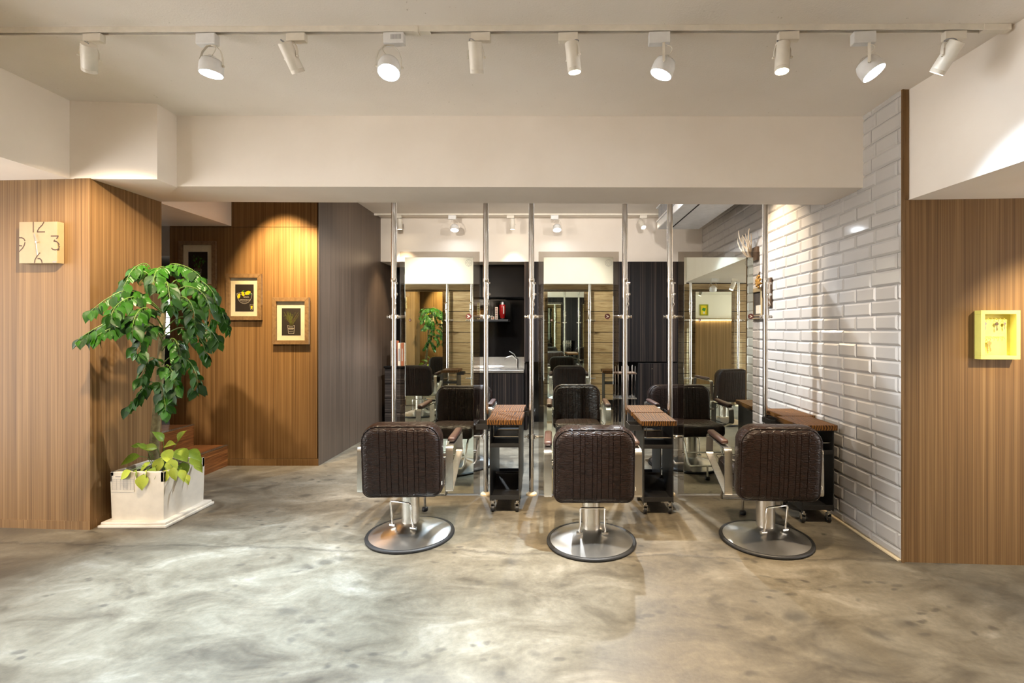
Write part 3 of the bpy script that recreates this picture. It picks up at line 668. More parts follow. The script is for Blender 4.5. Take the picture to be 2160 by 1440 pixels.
chair(1.53, 3.47, -3, 'brown crocodile-pattern styling chair in front of the right mirror near the tiled wall', GC, 40)
chair(-.97, 5.42, 180, 'styling chair behind the left mirror, only its edge showing beside the glass', GR, 10)
chair(.25, 5.45, 180, 'styling chair behind the middle mirror, only its edge showing beside the glass', GR, 30)
chair(1.40, 5.45, 184, 'styling chair behind the right mirror, its arm showing left of the pole', GR, 20)
chair(-2.28, .50, 180, 'styling chair turned to the plank wall, reflected at the left of the left mirror', GO, 20)
chair(.28, .55, 180, 'styling chair turned to the plank wall, reflected in the middle mirror', GO, 15)
chair(2.70, 1.15, 165, 'styling chair seen from behind, reflected in the right mirror', GO, 25)

# ---------------------------------------------------------------- trolleys
def make_trolley(label, group, loc, rz):
    r = thing('salon_trolley', label, 'trolley', loc, rz, group)     # front faces -Y
    w, d = .245, .37
    MB().box((0, 0, .748), (.29, .396, .042), .004).build('wooden_top', M['rustic'], r)
    for sx in (-1, 1): MB().box((sx*(w/2-.004), 0, .413), (.008, d, .626), .001).build('side_panel', M['black'], r)
    MB().box((0, 0, .724), (w-.016, d, .005)).build('top_plate', M['black'], r)
    MB().box((0, 0, .545), (w-.016, d, .008)).box((0, -d/2+.004, .558), (w-.016, .008, .03), .001).build('shelf', M['black'], r)
    q = MB().tube([(-w/2+.03, -d/2+.03, .715), (-w/2+.03, -d/2+.03, .625), (w/2-.012, -d/2+.03, .625)], .0035, 6).tube([(-w/2+.03, d/2-.05, .715), (-w/2+.03, d/2-.05, .625), (w/2-.012, d/2-.05, .625)], .0035, 6)
    q.span((-w/2+.032, -d/2+.03, .620), (w/2-.01, d/2-.05, .6215)).build('tool_rack', M['steel'], r)
    q = MB().box((0, .0, .115), (w-.016, d, .006)).box((0, -d/2+.004, .13), (w-.016, .006, .034), .001)
    q.poly([[(-w/2+.008, d/2-.01, .22), (w/2-.008, d/2-.01, .22), (w/2-.008, d/2-.13, .12), (-w/2+.008, d/2-.13, .12)]]).box((0, d/2-.004, .165), (w-.016, .006, .11))
    q.build('bottom_tray', M['black'], r)
    t_ = MB().box((-.185, -.10, .69), (.10, .17, .004)); 
    for dx, dy, sx_, sy_ in ((-.05, 0, .004, .17), (.05, 0, .004, .17), (0, -.085, .10, .004), (0, .085, .10, .004)): t_.box((-.185+dx, -.10+dy, .711), (sx_, sy_, .046))
    t_.build('side_tray', M['black'], r)
    for sx in (-1, 1):
        for sy in (-1, 1):
            cx_, cy_ = sx*(w/2-.022), sy*(d/2-.03)
            c = MB().cyl((cx_, cy_, .074), (cx_, cy_, .098), .014, 12).box((cx_-.0145, cy_+.008, .052), (.003, .03, .046), .001).box((cx_+.0145, cy_+.008, .052), (.003, .03, .046), .001).box((cx_, cy_+.004, .076), (.034, .036, .004), .001).build('caster', M['brass' if False else 'steel'], r)
            MB().cyl((cx_-.011, cy_+.014, .027), (cx_+.011, cy_+.014, .027), .027, 20).build('wheel', M['rubber'], c, 40)
    return r
GT = 'black steel trolleys with rustic wooden tops'
tr = make_trolley('black steel trolley with a bright wooden top between the left and middle mirrors, nearer one', GT, (-.396, 4.155, 0), math.radians(0))
tr.location = (-.392, 4.155, 0)
def trolley(x, y, rz, lab): return dup(tr, (x, y, 0), math.radians(rz), lab, GT)
trolley(-.405, 4.575, 180, 'black steel trolley behind the one with the bright wooden top, left of the middle mirror')
trolley(.862, 4.11, 0, 'black steel trolley with a wooden top between the middle and right mirrors, nearer one')
trolley(.86, 4.545, 180, 'black steel trolley with a wooden top, behind the trolley between the middle and right mirrors')
tn = trolley(2.06, 3.93, 0, 'black steel trolley with a wooden top against the white tiles, nearer one')
tz = trolley(2.118, 4.345, 0, 'black steel trolley with a wooden top against the white tiles, farther one')
tz.scale = (.95, 1, 1)
for k in list(tn.children):
    if k.name.startswith('side_tray'): bpy.data.objects.remove(k)
for k in tz.children:
    if k.name.startswith('side_tray'): k.location = (-.025, -.02, 0)
trolley(-1.75, .35, 180, 'trolley by the plank wall reflected in the left mirror')
trolley(1.0, .45, 180, 'trolley by the plank wall reflected in the middle mirror')

# ---------------------------------------------------------------- wall clock
def text(body, size, loc, rot, mat, parent, name='lettering', ext=.0006):
    c = bpy.data.curves.new(name, 'FONT'); c.body = body; c.size = size; c.align_x = 'CENTER'; c.align_y = 'CENTER'; c.extrude = ext
    c.materials.append(mat); o = bpy.data.objects.new(name, c); COL.objects.link(o); o.rotation_euler = (0, 0, 0)
    bpy.context.view_layer.update(); m = bpy.data.meshes.new_from_object(o.evaluated_get(bpy.context.evaluated_depsgraph_get())); bpy.data.objects.remove(o)
    return put(name, m, parent, loc, rot)
ang_l = math.atan2(3.643-3.80, -3.483+6.1)
def wall_l_y(x): return 3.643+(x+3.483)*(-.157/2.617)
ck = thing('wall_clock', 'square pale wooden wall clock with cut-out 12, 3, 6 and 9 beside the left beam', 'clock', (-3.84, wall_l_y(-3.84)-.001, 2.003), ang_l)
MB().span((-.152, -.05, 0), (.152, 0, .31), .0025).build('case', M['clock_wood'], ck)
def strokes(lines, y=-.0506, w=.0088):
    q = MB()
    for ln in lines:
        for a, b in zip(ln, ln[1:]):
            a, b = Vector(a), Vector(b); d = b-a; n_ = Vector((-d.y, d.x)).normalized()*w/2; e = d.normalized()*w*.25
            p = [a-e+n_, b+e+n_, b+e-n_, a-e-n_]; q.poly([[(v.x, y, v.y) for v in p]])
    return q
def arc(cx_, cz_, rx, rz_, a0, a1, n=10): return [(cx_+rx*math.cos(math.radians(a0+(a1-a0)*k/n)), cz_+rz_*math.sin(math.radians(a0+(a1-a0)*k/n))) for k in range(n+1)]
def clk(u, v): return ((u-370)/870*.304-.152, .31-(v-290)/903*.31)      # face coordinates, measured on the dial
D12 = [[clk(697, 296), clk(697, 515)], [clk(940, 300), clk(905, 360), clk(830, 430), clk(800, 480), clk(790, 512), clk(960, 512)]]
D3 = [[clk(1105, 606), clk(1268, 606), clk(1228, 665)], [clk(1190, 690), clk(1168, 716), clk(1215, 722)]+[clk(*p) for p in ((1250, 740), (1280, 775), (1290, 800))], [clk(*p) for p in ((1297, 825), (1285, 865), (1250, 897), (1195, 907), (1145, 895), (1115, 868))]]
D6 = [[clk(850, 970), clk(835, 980)], [clk(*p) for p in ((820, 995), (770, 1060), (735, 1120), (725, 1180))], [clk(*p) for p in ((800, 1092), (850, 1095), (885, 1130), (900, 1190))]]
D9 = [[clk(*p) for p in ((374, 634), (430, 634), (480, 655), (508, 705))], [clk(*p) for p in ((508, 735), (490, 800), (450, 865), (398, 912))], [clk(374, 805), clk(435, 812)], [clk(374, 930), clk(388, 930)]]
for D in (D12, D3, D6, D9): strokes(D).build('numeral', M['clock_ink'], ck, normals=False)
cc = clk(800, 738)
strokes([[cc, clk(750, 560)]], -.060, .006).build('hour_hand', M['grey_print'], ck, normals=False)
strokes([[cc, clk(832, 1010)]], -.062, .0045).build('minute_hand', M['white_metal'], ck, normals=False)
MB().cyl((cc[0], -.064, cc[1]), (cc[0], -.05, cc[1]), .005, 12).build('hub', M['chrome'], ck, 40)
MB().box((clk(1183, 0)[0], -.0505, clk(0, 1165)[1]), (.028, .0012, .009)).build('maker_plate', M['grey_print'], ck)

# ---------------------------------------------------------------- yellow key cabinet with keys
ang_r = math.atan2(2.99-3.135, 4.7-2.264)
def wall_r_y(x): return 3.135+(x-2.264)*(-.145/2.436)
kx = 2.83
kc = thing('key_cabinet', 'yellow shadow-box key cabinet hanging on the right wooden wall', 'key cabinet', (kx, wall_r_y(kx)-.001, 1.318), ang_r)
w, h, d, fr_ = .236, .310, .052, .024
q = MB(); q.span((-w/2, -d, 0), (w/2, 0, fr_), .0015).span((-w/2, -d, h-fr_), (w/2, 0, h), .0015).span((-w/2, -d, fr_), (-w/2+fr_, 0, h-fr_), .0015).span((w/2-fr_, -d, fr_), (w/2, 0, h-fr_), .0015)
q.build('frame', M['key_yellow'], kc)
MB().span((-w/2+.01, -.006, .01), (w/2-.01, 0, h-.01)).build('back_panel', M['key_yellow'], kc)
rx = -.016
for zz in (.268, .148):
    q = MB().span((-.075, -.010, zz-.006), (.058, -.006, zz+.006), .001)
    for k in range(6): q.tube([(-.066+k*.0235, -.008, zz-.004), (-.066+k*.0235, -.016, zz-.012), (-.066+k*.0235, -.018, zz-.018), (-.066+k*.0235, -.022, zz-.014)], .0016, 6)
    q.build('hook_rail', M['key_yellow'], kc)
Rk = Matrix.Rotation(ang_r, 4, 'Z')
for i, (hx, zz, mat, lab, hs) in enumerate(((-.066, .25, 'grey_print', 'small pale key on the first hook of the key cabinet', .9), (.0045, .25, 'dark_oak', 'dark-headed key on the upper rail of the key cabinet', 1.0), (.0515, .25, 'chrome', 'dark-rimmed white key on the last upper hook of the key cabinet', .85), (-.0425, .13, 'brass', 'pair of brass keys on the lower rail of the key cabinet', 1.25))):
    o = thing('key', lab, 'key', Vector((kx, wall_r_y(kx)-.001, 1.318+zz+.003)) + Rk @ Vector((hx, -.0185, 0)), ang_r, 'keys in the yellow cabinet')
    MB().tube([(.007*math.cos(k*PI/6), 0, -.009+.010*math.sin(k*PI/6)) for k in range(12)], .0009, 5, True).build('key_ring', M['chrome'], o)
    q = MB()
    for rot in ((0,) if i < 3 else (-.12, .22)):
        R_ = Matrix.Translation((0, -.002*(rot > 0), -.018)) @ Matrix.Rotation(rot, 4, 'Y') @ Matrix.Scale(hs, 4)
        q.cyl((0, -.0012, -.010), (0, .0012, -.010), .0105, 16, M=R_).box((0, 0, -.036), (.0046, .002, .036), M=R_).box((.003, 0, -.048), (.006, .002, .005), M=R_).box((.0026, 0, -.040), (.005, .002, .004), M=R_)
    q.build('blade', M[mat], o)

# ---------------------------------------------------------------- framed chalk drawings
def picture(label, x0, x1, y0, y1, Y, fw, kind, Yw=5.37):
    a, b = P(x0, y1, Y), P(x1, y0, Y); w, h = b.x-a.x, b.z-a.z
    r = thing('framed_picture', label, 'picture', ((a.x+b.x)/2, Yw-.001, a.z), 0, 'framed chalk drawings on the picture wall')
    d = Yw-Y; q = MB()
    def mitre(pts): return q.poly([[(x, -d, z) for x, z in pts]]) 
    o_, i_ = [(-w/2, 0), (w/2, 0), (w/2, h), (-w/2, h)], [(-w/2+fw, fw), (w/2-fw, fw), (w/2-fw, h-fw), (-w/2+fw, h-fw)]
    for k in range(4):
        n = (k+1) % 4; bar = MB(); lp = [o_[k], o_[n], i_[n], i_[k]]
        g = .0005; cxm = sum(p[0] for p in lp)/4; czm = sum(p[1] for p in lp)/4
        lp = [(p[0]+(cxm-p[0])*.004, p[1]+(czm-p[1])*.004) for p in lp]
        bar.hexa([(x, -.002, z) for x, z in lp], [(x, -d, z) for x, z in lp]).build('frame_bar', M['frame_oak'], r)
    MB().span((-w/2+fw*.9, -.010, fw*.9), (w/2-fw*.9, -.004, h-fw*.9)).build('mount_board', M['mat_board'], r)
    MB().span((-w/2+fw*.95, -d+.008, fw*.95), (w/2-fw*.95, -d+.0095, h-fw*.95)).build('glazing', M['pane'], r)
    pw, ph = w*.52, h*.585; cz = h*.48
    s = MB().span((-pw/2, -.0112, cz-ph/2), (pw/2, -.0098, cz+ph/2)).build('drawing', M['chalkboard'], r)
    MB().span((-pw/2-.004, -.0106, cz-ph/2-.004), (pw/2+.004, -.0098, cz+ph/2+.004)).build('mount_bevel', M['white'], r)
    y = -.0118
    def shape(pts, mat, nm='drawn_shape', yy=y): MB().poly([[(px_*pw, yy, cz+pz_*ph) for px_, pz_ in pts]]).build(nm, M[mat], s, normals=False)
    def line(lns, mat, wd=.0022, nm='chalk_line', yy=y): strokes([[(px_*pw, cz+pz_*ph) for px_, pz_ in l] for l in lns], yy, wd).build(nm, M[mat], s, normals=False)
    if kind == 'lemon':
        line([arc(0, .16, .41, .37, 180, 360, 16), arc(0, .16, .41, .04, 0, 360, 14)], 'chalk', .003)
        def lem(cx_, c_, rx, rz_, a): 
            pts = []
            for k in range(20):
                t = k*PI/10; e = 1+.22*max(0, math.cos(t))**8+.16*max(0, -math.cos(t))**8; u, v = rx*math.cos(t)*e, rz_*math.sin(t)
                pts.append((cx_+u*math.cos(a)-v*math.sin(a)*.67, c_+u*math.sin(a)*.67+v*math.cos(a)))
            shape(pts, 'lemon', 'lemon', y-.0004)
        lem(-.30, .07, .12, .105, 1.2); lem(-.08, .15, .115, .085, -1.0); lem(.18, .19, .14, .072, .35)
        shape([(-.14, .245), (-.06, .285), (.02, .25), (-.06, .235)], 'basil', 'drawn_leaf', y-.0006); shape([(.24, .14), (.34, .17), (.38, .14), (.3, .12)], 'basil', 'drawn_leaf', y-.0006)
        line([[(.30, -.24), (.34, -.44), (.44, -.44), (.48, -.24), (.30, -.24)]], 'chalk', .0022); shape([(.34, -.29), (.365, -.41), (.42, -.41), (.445, -.29)], 'lemon', 'lemon_drink', y-.0004)
        text('SENZA', .020, (.10*pw, y-.0003, cz+.03*ph), (PI/2, 0, 0), M['chalk'], s); text('LIMONCELLO', .0185, (.02*pw, y-.0003, cz-.075*ph), (PI/2, 0, 0), M['chalk'], s); line([[(-.16+.02*k, -.145+.012*(-1)**k) for k in range(17)]], 'chalk', .0012)
    else:
        rnd = random.Random(3 if kind == 'herb' else 5); L, Rr = [], []
        bz = -.14 if kind == 'herb' else -.2
        for k in range(46 if kind == 'herb' else 22):
            x0_ = rnd.uniform(-.1, .1); tx, tz = rnd.uniform(-.42, .42), rnd.uniform(.12, .42) - abs(x0_)*.3
            l = [(x0_, bz), (x0_+(tx-x0_)*.4, bz+(tz-bz)*.55), (tx, tz)]
            (L if rnd.random() < .68 else Rr).append(l)
        for grp, mt in ((L, 'herb'), (Rr, 'herb_red')): line(grp, mt, .0012 if kind == 'herb' else .0009, 'twig')
        if kind == 'herb':
            q = []
            for k in range(130):
                l = rnd.choice(L); t_ = rnd.uniform(.3, 1); cx_ = l[0][0]*(1-t_)+l[2][0]*t_; cz_ = l[0][1]*(1-t_)+l[2][1]*t_; a = rnd.uniform(0, 6); q.append([(cx_, cz_), (cx_+.035*math.cos(a), cz_+.025*math.sin(a))])
            line(q, 'herb', .0024, 'twig_leaves', y-.0003)
        else:
            for k in range(26):
                a = rnd.uniform(0, 6.28); rr = rnd.uniform(.1, .4); cx_, cz_ = rr*math.cos(a), .16+rr*.6*math.sin(a); b_ = rnd.uniform(0, 3)
                shape([(cx_-.07*math.cos(b_), cz_-.05*math.sin(b_)), (cx_+.02*math.sin(b_), cz_-.015), (cx_+.07*math.cos(b_), cz_+.05*math.sin(b_)), (cx_-.02*math.sin(b_), cz_+.015)], 'basil', 'drawn_leaf', y-.0003)
        pot = [(-.19, -.13), (.17, -.13), (.14, -.43), (-.14, -.43), (-.19, -.13)]
        line([pot, [(-.17, -.24), (.15, -.24)]], 'chalk', .003)
        for k in range(3): line([[(-.13+.02*q_, -.185-.085*k+(.018 if k < 2 else .010)*(-1)**q_) for q_ in range(13)]], 'chalk', .0013)
    return r
picture('framed leaf drawing partly behind the tree in the dark corner', 376, 454, 508, 607, 5.34, .042, 'leaves')
picture('framed chalk drawing of yellow lemons in a bowl on the picture wall', 476, 551, 577, 675, 5.34, .044, 'lemon')
picture('framed chalk drawing of a potted herb, lowest on the picture wall', 574, 651, 627, 726, 5.34, .044, 'herb')

# ---------------------------------------------------------------- planter, tree and ground plant
pl = thing('planter', 'white square planter on a white tray with a printed label, at the wooden corner', 'planter', (-3.19, 3.95, 0))
x0, x1, y0, y1, H = -.205, .205, -.235, .20, .415
q = MB(); t_ = .026
q.hexa([(x0+.006, y0+.006, .04), (x1-.006, y0+.006, .04), (x1-.006, y1-.006, .04), (x0+.006, y1-.006, .04)], [(x0, y0, .34), (x1, y0, .34), (x1, y1, .34), (x0, y1, .34)])
for a, b in (((x0, y0, .335), (x1, y0+t_, H)), ((x0, y1-t_, .335), (x1, y1, H)), ((x0, y0, .335), (x0+t_, y1, H)), ((x1-t_, y0, .335), (x1, y1, H))): q.span(a, b, .004)
q.build('pot', M['planter'], pl)
MB().span((x0-.055, y0-.05, 0), (x1+.055, y1+.045, .022), .006).span((x0-.043, y0-.038, .016), (x1+.043, y1+.033, .042), .008).build('tray', M['planter'], pl, 40)
MB().span((x0+.02, y0+.02, .33), (x1-.02, y1-.02, .372), .004).build('soil', M['soil'], pl)
lb = MB().span((x0+.012, y0-.0018, .262), (x0+.185, y0-.0002, .385)).build('paper_label', M['planter'], pl, label='printed paper table label')
q = MB()
for k in range(12): q.box((x0+.0985, y0-.0022, .277+k*.0075), (.165, .0006, .0012))
for xx in (x0+.016, x0+.05, x0+.078, x0+.104, x0+.13, x0+.156, x0+.181): q.box((xx, y0-.0022, .318), (.0012, .0006, .084))
q.box((x0+.06, y0-.0022, .378), (.04, .0006, .006)); q.build('printed_table', M['grey_print'], lb)

LB = Vector((-3.19, 3.95, 0))
def leaf_mesh(name, mat, L=1.0, wd=.55, droop=.25, fold=.18, tip=.22):
    prof = [(0, .0), (.06, .32), (.2, .78), (.36, 1.0), (.54, .92), (.7, .66), (.84, .32), (.93, .12), (1.0, 0)]
    t = bmesh.new(); R = []
    for u, w_ in prof:
        z = -droop*u*u; hw = wd*.5*w_
        R.append([t.verts.new((-hw, u*L, z+fold*hw)), t.verts.new((-hw*.5, u*L, z+fold*hw*.32-.012)), t.verts.new((0, u*L, z)), t.verts.new((hw*.5, u*L, z+fold*hw*.32-.012)), t.verts.new((hw, u*L, z+fold*hw))])
    for A, B in zip(R, R[1:]):
        for k in range(4): t.faces.new((A[k], A[k+1], B[k+1], B[k]))
    bmesh.ops.remove_doubles(t, verts=t.verts, dist=1e-4)
    return MB()._add(t).mesh(name, mat, 180, normals=False)
LEAF = [leaf_mesh('leaf', M['leaf'], 1, .56, .22), leaf_mesh('leaf', M['leaf'], 1, .66, .35, .3), leaf_mesh('leaf', M['leaf'], 1, .60, .1, .1)]
LIME = [leaf_mesh('leaf', M['lime_leaf'], 1, .72, .3, .2), leaf_mesh('leaf', M['lime_leaf'], 1, .6, .45, .25)]
tree = thing('potted_tree', 'small umbrella-shaped tree with drooping glossy green leaves growing in the white planter', 'tree', tuple(LB+Vector((0, 0, .36))))
T0 = Vector(tree.location)
def TP(px, py, Y): return P(px, py, Y)-T0
trunk = [TP(324, 968, 3.95), TP(326, 930, 3.95), TP(330, 880, 3.93), TP(337, 800, 3.92), TP(341, 720, 3.92), TP(345, 640, 3.9), TP(347, 600, 3.9)]
MB().tube(trunk, .036, 12, taper=.016).build('trunk', M['bark'], tree, 60)
# branches in image measure (px, py, depth): drooping tiers of compound leaves
BR = [
 [(345, 640, 3.9), (320, 585, 3.85), (290, 570, 3.8), (262, 590, 3.75), (240, 630, 3.7)],
 [(345, 640, 3.9), (318, 568, 3.75), (300, 556, 3.7), (275, 575, 3.62), (255, 625, 3.55)],
 [(345, 620, 3.9), (352, 570, 3.9), (365, 556, 3.86), (400, 565, 3.84), (425, 585, 3.84)],
 [(345, 620, 3.9), (350, 575, 3.8), (345, 562, 3.75), (330, 570, 3.6), (322, 600, 3.5)],
 [(345, 630, 3.9), (380, 590, 3.85), (420, 590, 3.82), (448, 615, 3.8), (458, 650, 3.8)],
 [(345, 640, 3.9), (385, 605, 3.75), (420, 612, 3.68), (440, 640, 3.62), (445, 680, 3.6)],
 [(345, 650, 3.9), (400, 622, 3.95), (440, 630, 3.95), (466, 655, 3.95), (478, 690, 3.95)],
 [(345, 660, 3.9), (300, 620, 3.75), (265, 612, 3.6), (225, 630, 3.5), (192, 655, 3.42)],
 [(345, 660, 3.9), (300, 630, 3.7), (270, 628, 3.55), (245, 645, 3.45), (235, 665, 3.4)],
 [(343, 700, 3.9), (300, 672, 3.7), (255, 668, 3.5), (205, 690, 3.36), (165, 715, 3.28)],
 [(343, 705, 3.9), (305, 680, 3.66), (265, 680, 3.5), (225, 696, 3.38), (198, 712, 3.32)],
 [(343, 690, 3.9), (320, 655, 3.68), (300, 650, 3.56), (285, 668, 3.46), (278, 700, 3.42)],
 [(345, 640, 3.9), (350, 600, 3.66), (352, 595, 3.55), (356, 612, 3.42), (360, 645, 3.38)],
 [(345, 660, 3.9), (375, 628, 3.7), (395, 630, 3.58), (408, 652, 3.5), (412, 690, 3.46)],
 [(343, 700, 3.9), (375, 670, 3.8), (410, 672, 3.72), (440, 692, 3.68), (462, 722, 3.66)],
 [(343, 710, 3.9), (380, 690, 3.74), (410, 700, 3.66), (428, 725, 3.6), (436, 755, 3.6)],
 [(343, 720, 3.9), (325, 690, 3.7), (310, 690, 3.58), (298, 710, 3.5), (292, 745, 3.46)],
 [(341, 740, 3.92), (360, 715, 3.7), (372, 720, 3.62), (380, 745, 3.56), (378, 775, 3.56)],
 [(340, 770, 3.92), (365, 750, 3.8), (395, 758, 3.74), (414, 790, 3.7), (416, 820, 3.7)],
 [(340, 780, 3.92), (325, 755, 3.75), (312, 760, 3.68), (303, 785, 3.64), (300, 800, 3.64)],
 [(339, 800, 3.92), (350, 770, 3.75), (362, 780, 3.68), (368, 805, 3.66), (366, 830, 3.66)],
 [(336, 830, 3.92), (322, 805, 3.82), (302, 820, 3.76), (285, 842, 3.72), (270, 858, 3.7)],
 [(336, 830, 3.92), (338, 805, 3.8), (344, 825, 3.74), (348, 850, 3.72), (350, 868, 3.72)],
 [(345, 600, 3.9), (335, 575, 4.0), (320, 570, 4.05), (300, 590, 4.08), (288, 625, 4.08)],
 [(345, 620, 3.9), (372, 590, 4.05), (400, 600, 4.1), (420, 630, 4.12), (430, 660, 4.12)],
]
rnd = random.Random(11); leaves = []; bq = MB()
def bez(c, t):
    pts = c
    k = min(int(t*(len(pts)-1)), len(pts)-2); u = t*(len(pts)-1)-k
    p0, p1, p2, p3 = pts[max(k-1, 0)], pts[k], pts[k+1], pts[min(k+2, len(pts)-1)]
    return .5*((2*p1)+(p2-p0)*u+(2*p0-5*p1+4*p2-p3)*u*u+(3*p1-p0-3*p2+p3)*u**3)
for br in BR:
    c = [TP(*p) for p in br]; path = [bez(c, k/14) for k in range(15)]
    bq.tube(path, .0058, 6, taper=.0016)
    n = 24
    for k in range(n):
        t = .26+.74*k/(n-1); p = bez(c, t); d = (bez(c, min(1, t+.04))-bez(c, max(0, t-.04))).normalized()
        sd = d.cross(Vector((0, 0, 1)));  sd = sd.normalized() if sd.length > .05 else Vector((1, 0, 0))
        s_ = 1 if k % 2 else -1
        if k == n-1: ax = d+Vector((0, 0, -.55))
        else: ax = d*.55+sd*s_*rnd.uniform(.5, 1.0)+Vector((0, 0, -rnd.uniform(.35, 1.15)))
        ax.normalize(); off = ax*.022*(k < n-1)
        bq.tube([p, p+off*.6+Vector((0, 0, .003)), p+off], .0011, 4)
        leaves.append((p+off, ax, rnd.uniform(.062, .108)*(1.0 if t < .92 else .9)))
bq.build('branches', M['stalk'], tree, 60)
def leaf_mat(p, ax, size, face=Vector((.15, -.55, .8)), roll=.5):
    z = face+Vector((rnd.uniform(-roll, roll), rnd.uniform(-roll, roll), rnd.uniform(-roll, roll))); x = ax.cross(z)
    if x.length < .05: x = Vector((1, 0, 0))
    x.normalize(); z = x.cross(ax).normalized()
    R = Matrix((x, ax, z)).transposed().to_4x4(); return Matrix.Translation(p) @ R @ Matrix.Scale(size, 4)
rnd.shuffle(leaves)
def clear(l):
    a = l[0]+T0; b = a+l[1]*l[2]
    return min(a.x, b.x) > -3.445 or max(a.y, b.y) < 3.60
leaves = [l for l in leaves if clear(l)]
leaves.sort(key=lambda l: -l[2]/(l[0]+T0).y**2)
for p, ax, sz in leaves[:298]:
    o = put('leaf', rnd.choice(LEAF), tree); o.matrix_basis = leaf_mat(p, ax, sz)
if len(leaves) > 298:
    q = MB()
    for p, ax, sz in leaves[298:]:
        m_ = rnd.choice(LEAF).copy(); m_.transform(leaf_mat(p, ax, sz)); q.bm.from_mesh(m_); bpy.data.meshes.remove(m_)
    o = q.build('leaf', M['leaf'], tree, 180, normals=False); o['kind'] = 'stuff'
# arrowhead plant around the trunk
ap = thing('trailing_plant', 'low trailing plant with lime-green arrow leaves at the foot of the tree in the planter', 'plant', tuple(LB+Vector((.03, -.02, .365))))
A0 = Vector(ap.location); q = MB(); AL = []
for px, py, Y, sz, dx, dz in ((295, 962, 3.86, .11, -.9, -.15), (308, 945, 3.86, .05, -.3, .5), (298, 940, 3.86, .05, -.8, .2), (327, 985, 3.75, .10, -.2, -.8), (302, 1000, 3.71, .085, .1, -.95), (276, 992, 3.71, .07, -.8, -.6), (288, 990, 3.72, .06, -.2, -1),
    (348, 940, 3.95, .085, .5, .3), (352, 948, 3.85, .10, .3, -.2), (372, 948, 3.9, .11, .7, -.3), (395, 950, 3.95, .11, .9, -.15), (360, 968, 3.8, .09, .4, -.8), (340, 965, 3.8, .09, -.1, -.7), (385, 975, 3.88, .08, .5, -.9), (405, 962, 4.0, .09, .8, -.5), (365, 985, 3.74, .075, .3, -1), (380, 990, 3.8, .07, .7, -.8), (350, 990, 3.74, .075, 0, -1), (332, 945, 3.9, .08, -.4, .2), (318, 975, 3.78, .08, -.6, -.4), (375, 930, 4.0, .09, .3, .5), (345, 930, 3.9, .08, -.1, .6), (390, 1000, 3.85, .06, .8, -1), (412, 975, 4.02, .07, .9, -.7), (310, 990, 3.72, .06, -.3, -1)):
    p = P(px, py, Y)-A0; b = Vector((p.x*.35, p.y*.35, .0)); mid_ = (p+b)/2+Vector((0, 0, .05))
    q.tube([b, mid_, p], .0024, 5); ax = Vector((dx, -.35, dz)).normalized()
    o = put('leaf', rnd.choice(LIME), ap); o.matrix_basis = leaf_mat(p, ax, sz*1.4, Vector((.1, -.6, .75)), .3)
q.build('stems', M['stalk'], ap, 60)

# ---------------------------------------------------------------- rear room
def cab(name, label, cat, x0, x1, y0, y1, z0, z1, mat, group=None):
    r = thing(name, label, cat, ((x0+x1)/2, (y0+y1)/2, z0), 0, group)
    MB().span((x0-(x0+x1)/2, -(y1-y0)/2+.02, 0), (x1-(x0+x1)/2, (y1-y0)/2, z1-z0)).build('carcass', M[mat], r); return r
dc = cab('drawer_cabinet', 'dark striped drawer cabinet with books on top at the far left', 'cabinet', -2.50, -1.82, 7.2, 7.92, 0, .94, 'void')
for k in range(4):
    dd = MB().span((-.335, -.36, .06+k*.217), (.335, -.34, .06+k*.217+.205), .002).build('drawer', M['ebony_h'], dc)
MB().span((-.35, -.37, .94), (.35, .36, .972), .003).build('worktop', M['gloss_black'], dc)
xb = -2.44
for i, (w_, h_, mt, lab) in enumerate(((.022, .375, 'paper', 'tall cream book first on the far left cabinet'), (.026, .37, 'orange', 'orange-spined book leaning by the leftmost pole on the cabinet'), (.045, .34, 'paper', 'thick cream book behind the leftmost pole'), (.042, .34, 'orange', 'orange book in the middle of the row behind the leftmost pole'), (.05, .345, 'paper', 'cream book with a printed spine right of the leftmost pole'), (.048, .345, 'paper', 'second cream book right of the leftmost pole'), (.05, .34, 'orange', 'orange book last in the row by the left mirror glass'))):
    b_ = thing('book', lab, 'book', (xb+w_/2, 7.42, .972), 0, 'books on the far cabinet'); xb += w_+(.004 if i != 1 else .05)
    MB().span((-w_/2, -.11, 0), (w_/2, .11, h_), .002).build('cover', M[mt], b_)
    MB().span((-w_*.18, -.1115, h_*.2), (w_*.18, -.1102, h_*.75)).build('spine_print', M['grey_print' if mt == 'paper' else 'white'], b_)
o = thing('bottle', 'dark glass bottle with a pale neck behind the books', 'bottle', (-2.28, 7.72, .972), 0)
MB().lathe([(0, 0), (.045, 0), (.045, .33), (.02, .42), (.018, .50), (0, .50)], 20).build('glass_body', M['gloss_black'], o, 50); MB().cyl((0, 0, .49), (0, 0, .53), .022, 16).build('cap', M['brass'], o)
sk = cab('sink_counter', 'dark striped counter with a pale worktop and steel sink between the mirrors', 'counter', -1.80, -.43, 7.2, 7.92, 0, .87, 'void')
for k in range(3): MB().span((-.68+k*.456, -.362, .07), (-.68+k*.456+.448, -.342, .865), .002).build('door', M['ebony'], sk)
MB().span((-.69, -.375, .872), (.69, .36, .912), .003).build('worktop', M['steel'], sk, label='pale steel worktop')
MB().span((-.69, .335, .912), (.69, .355, 1.07)).build('splashback', M['steel'], sk, label='bright steel splashback')
q = MB(); 
for a, b in (((-.30, -.25, .912), (.34, -.235, .935)), ((-.30, .2, .912), (.34, .215, .935)), ((-.30, -.25, .912), (-.285, .215, .935)), ((.325, -.25, .912), (.34, .215, .935))): q.span(a, b, .002)
q.build('basin_rim', M['chrome'], sk)
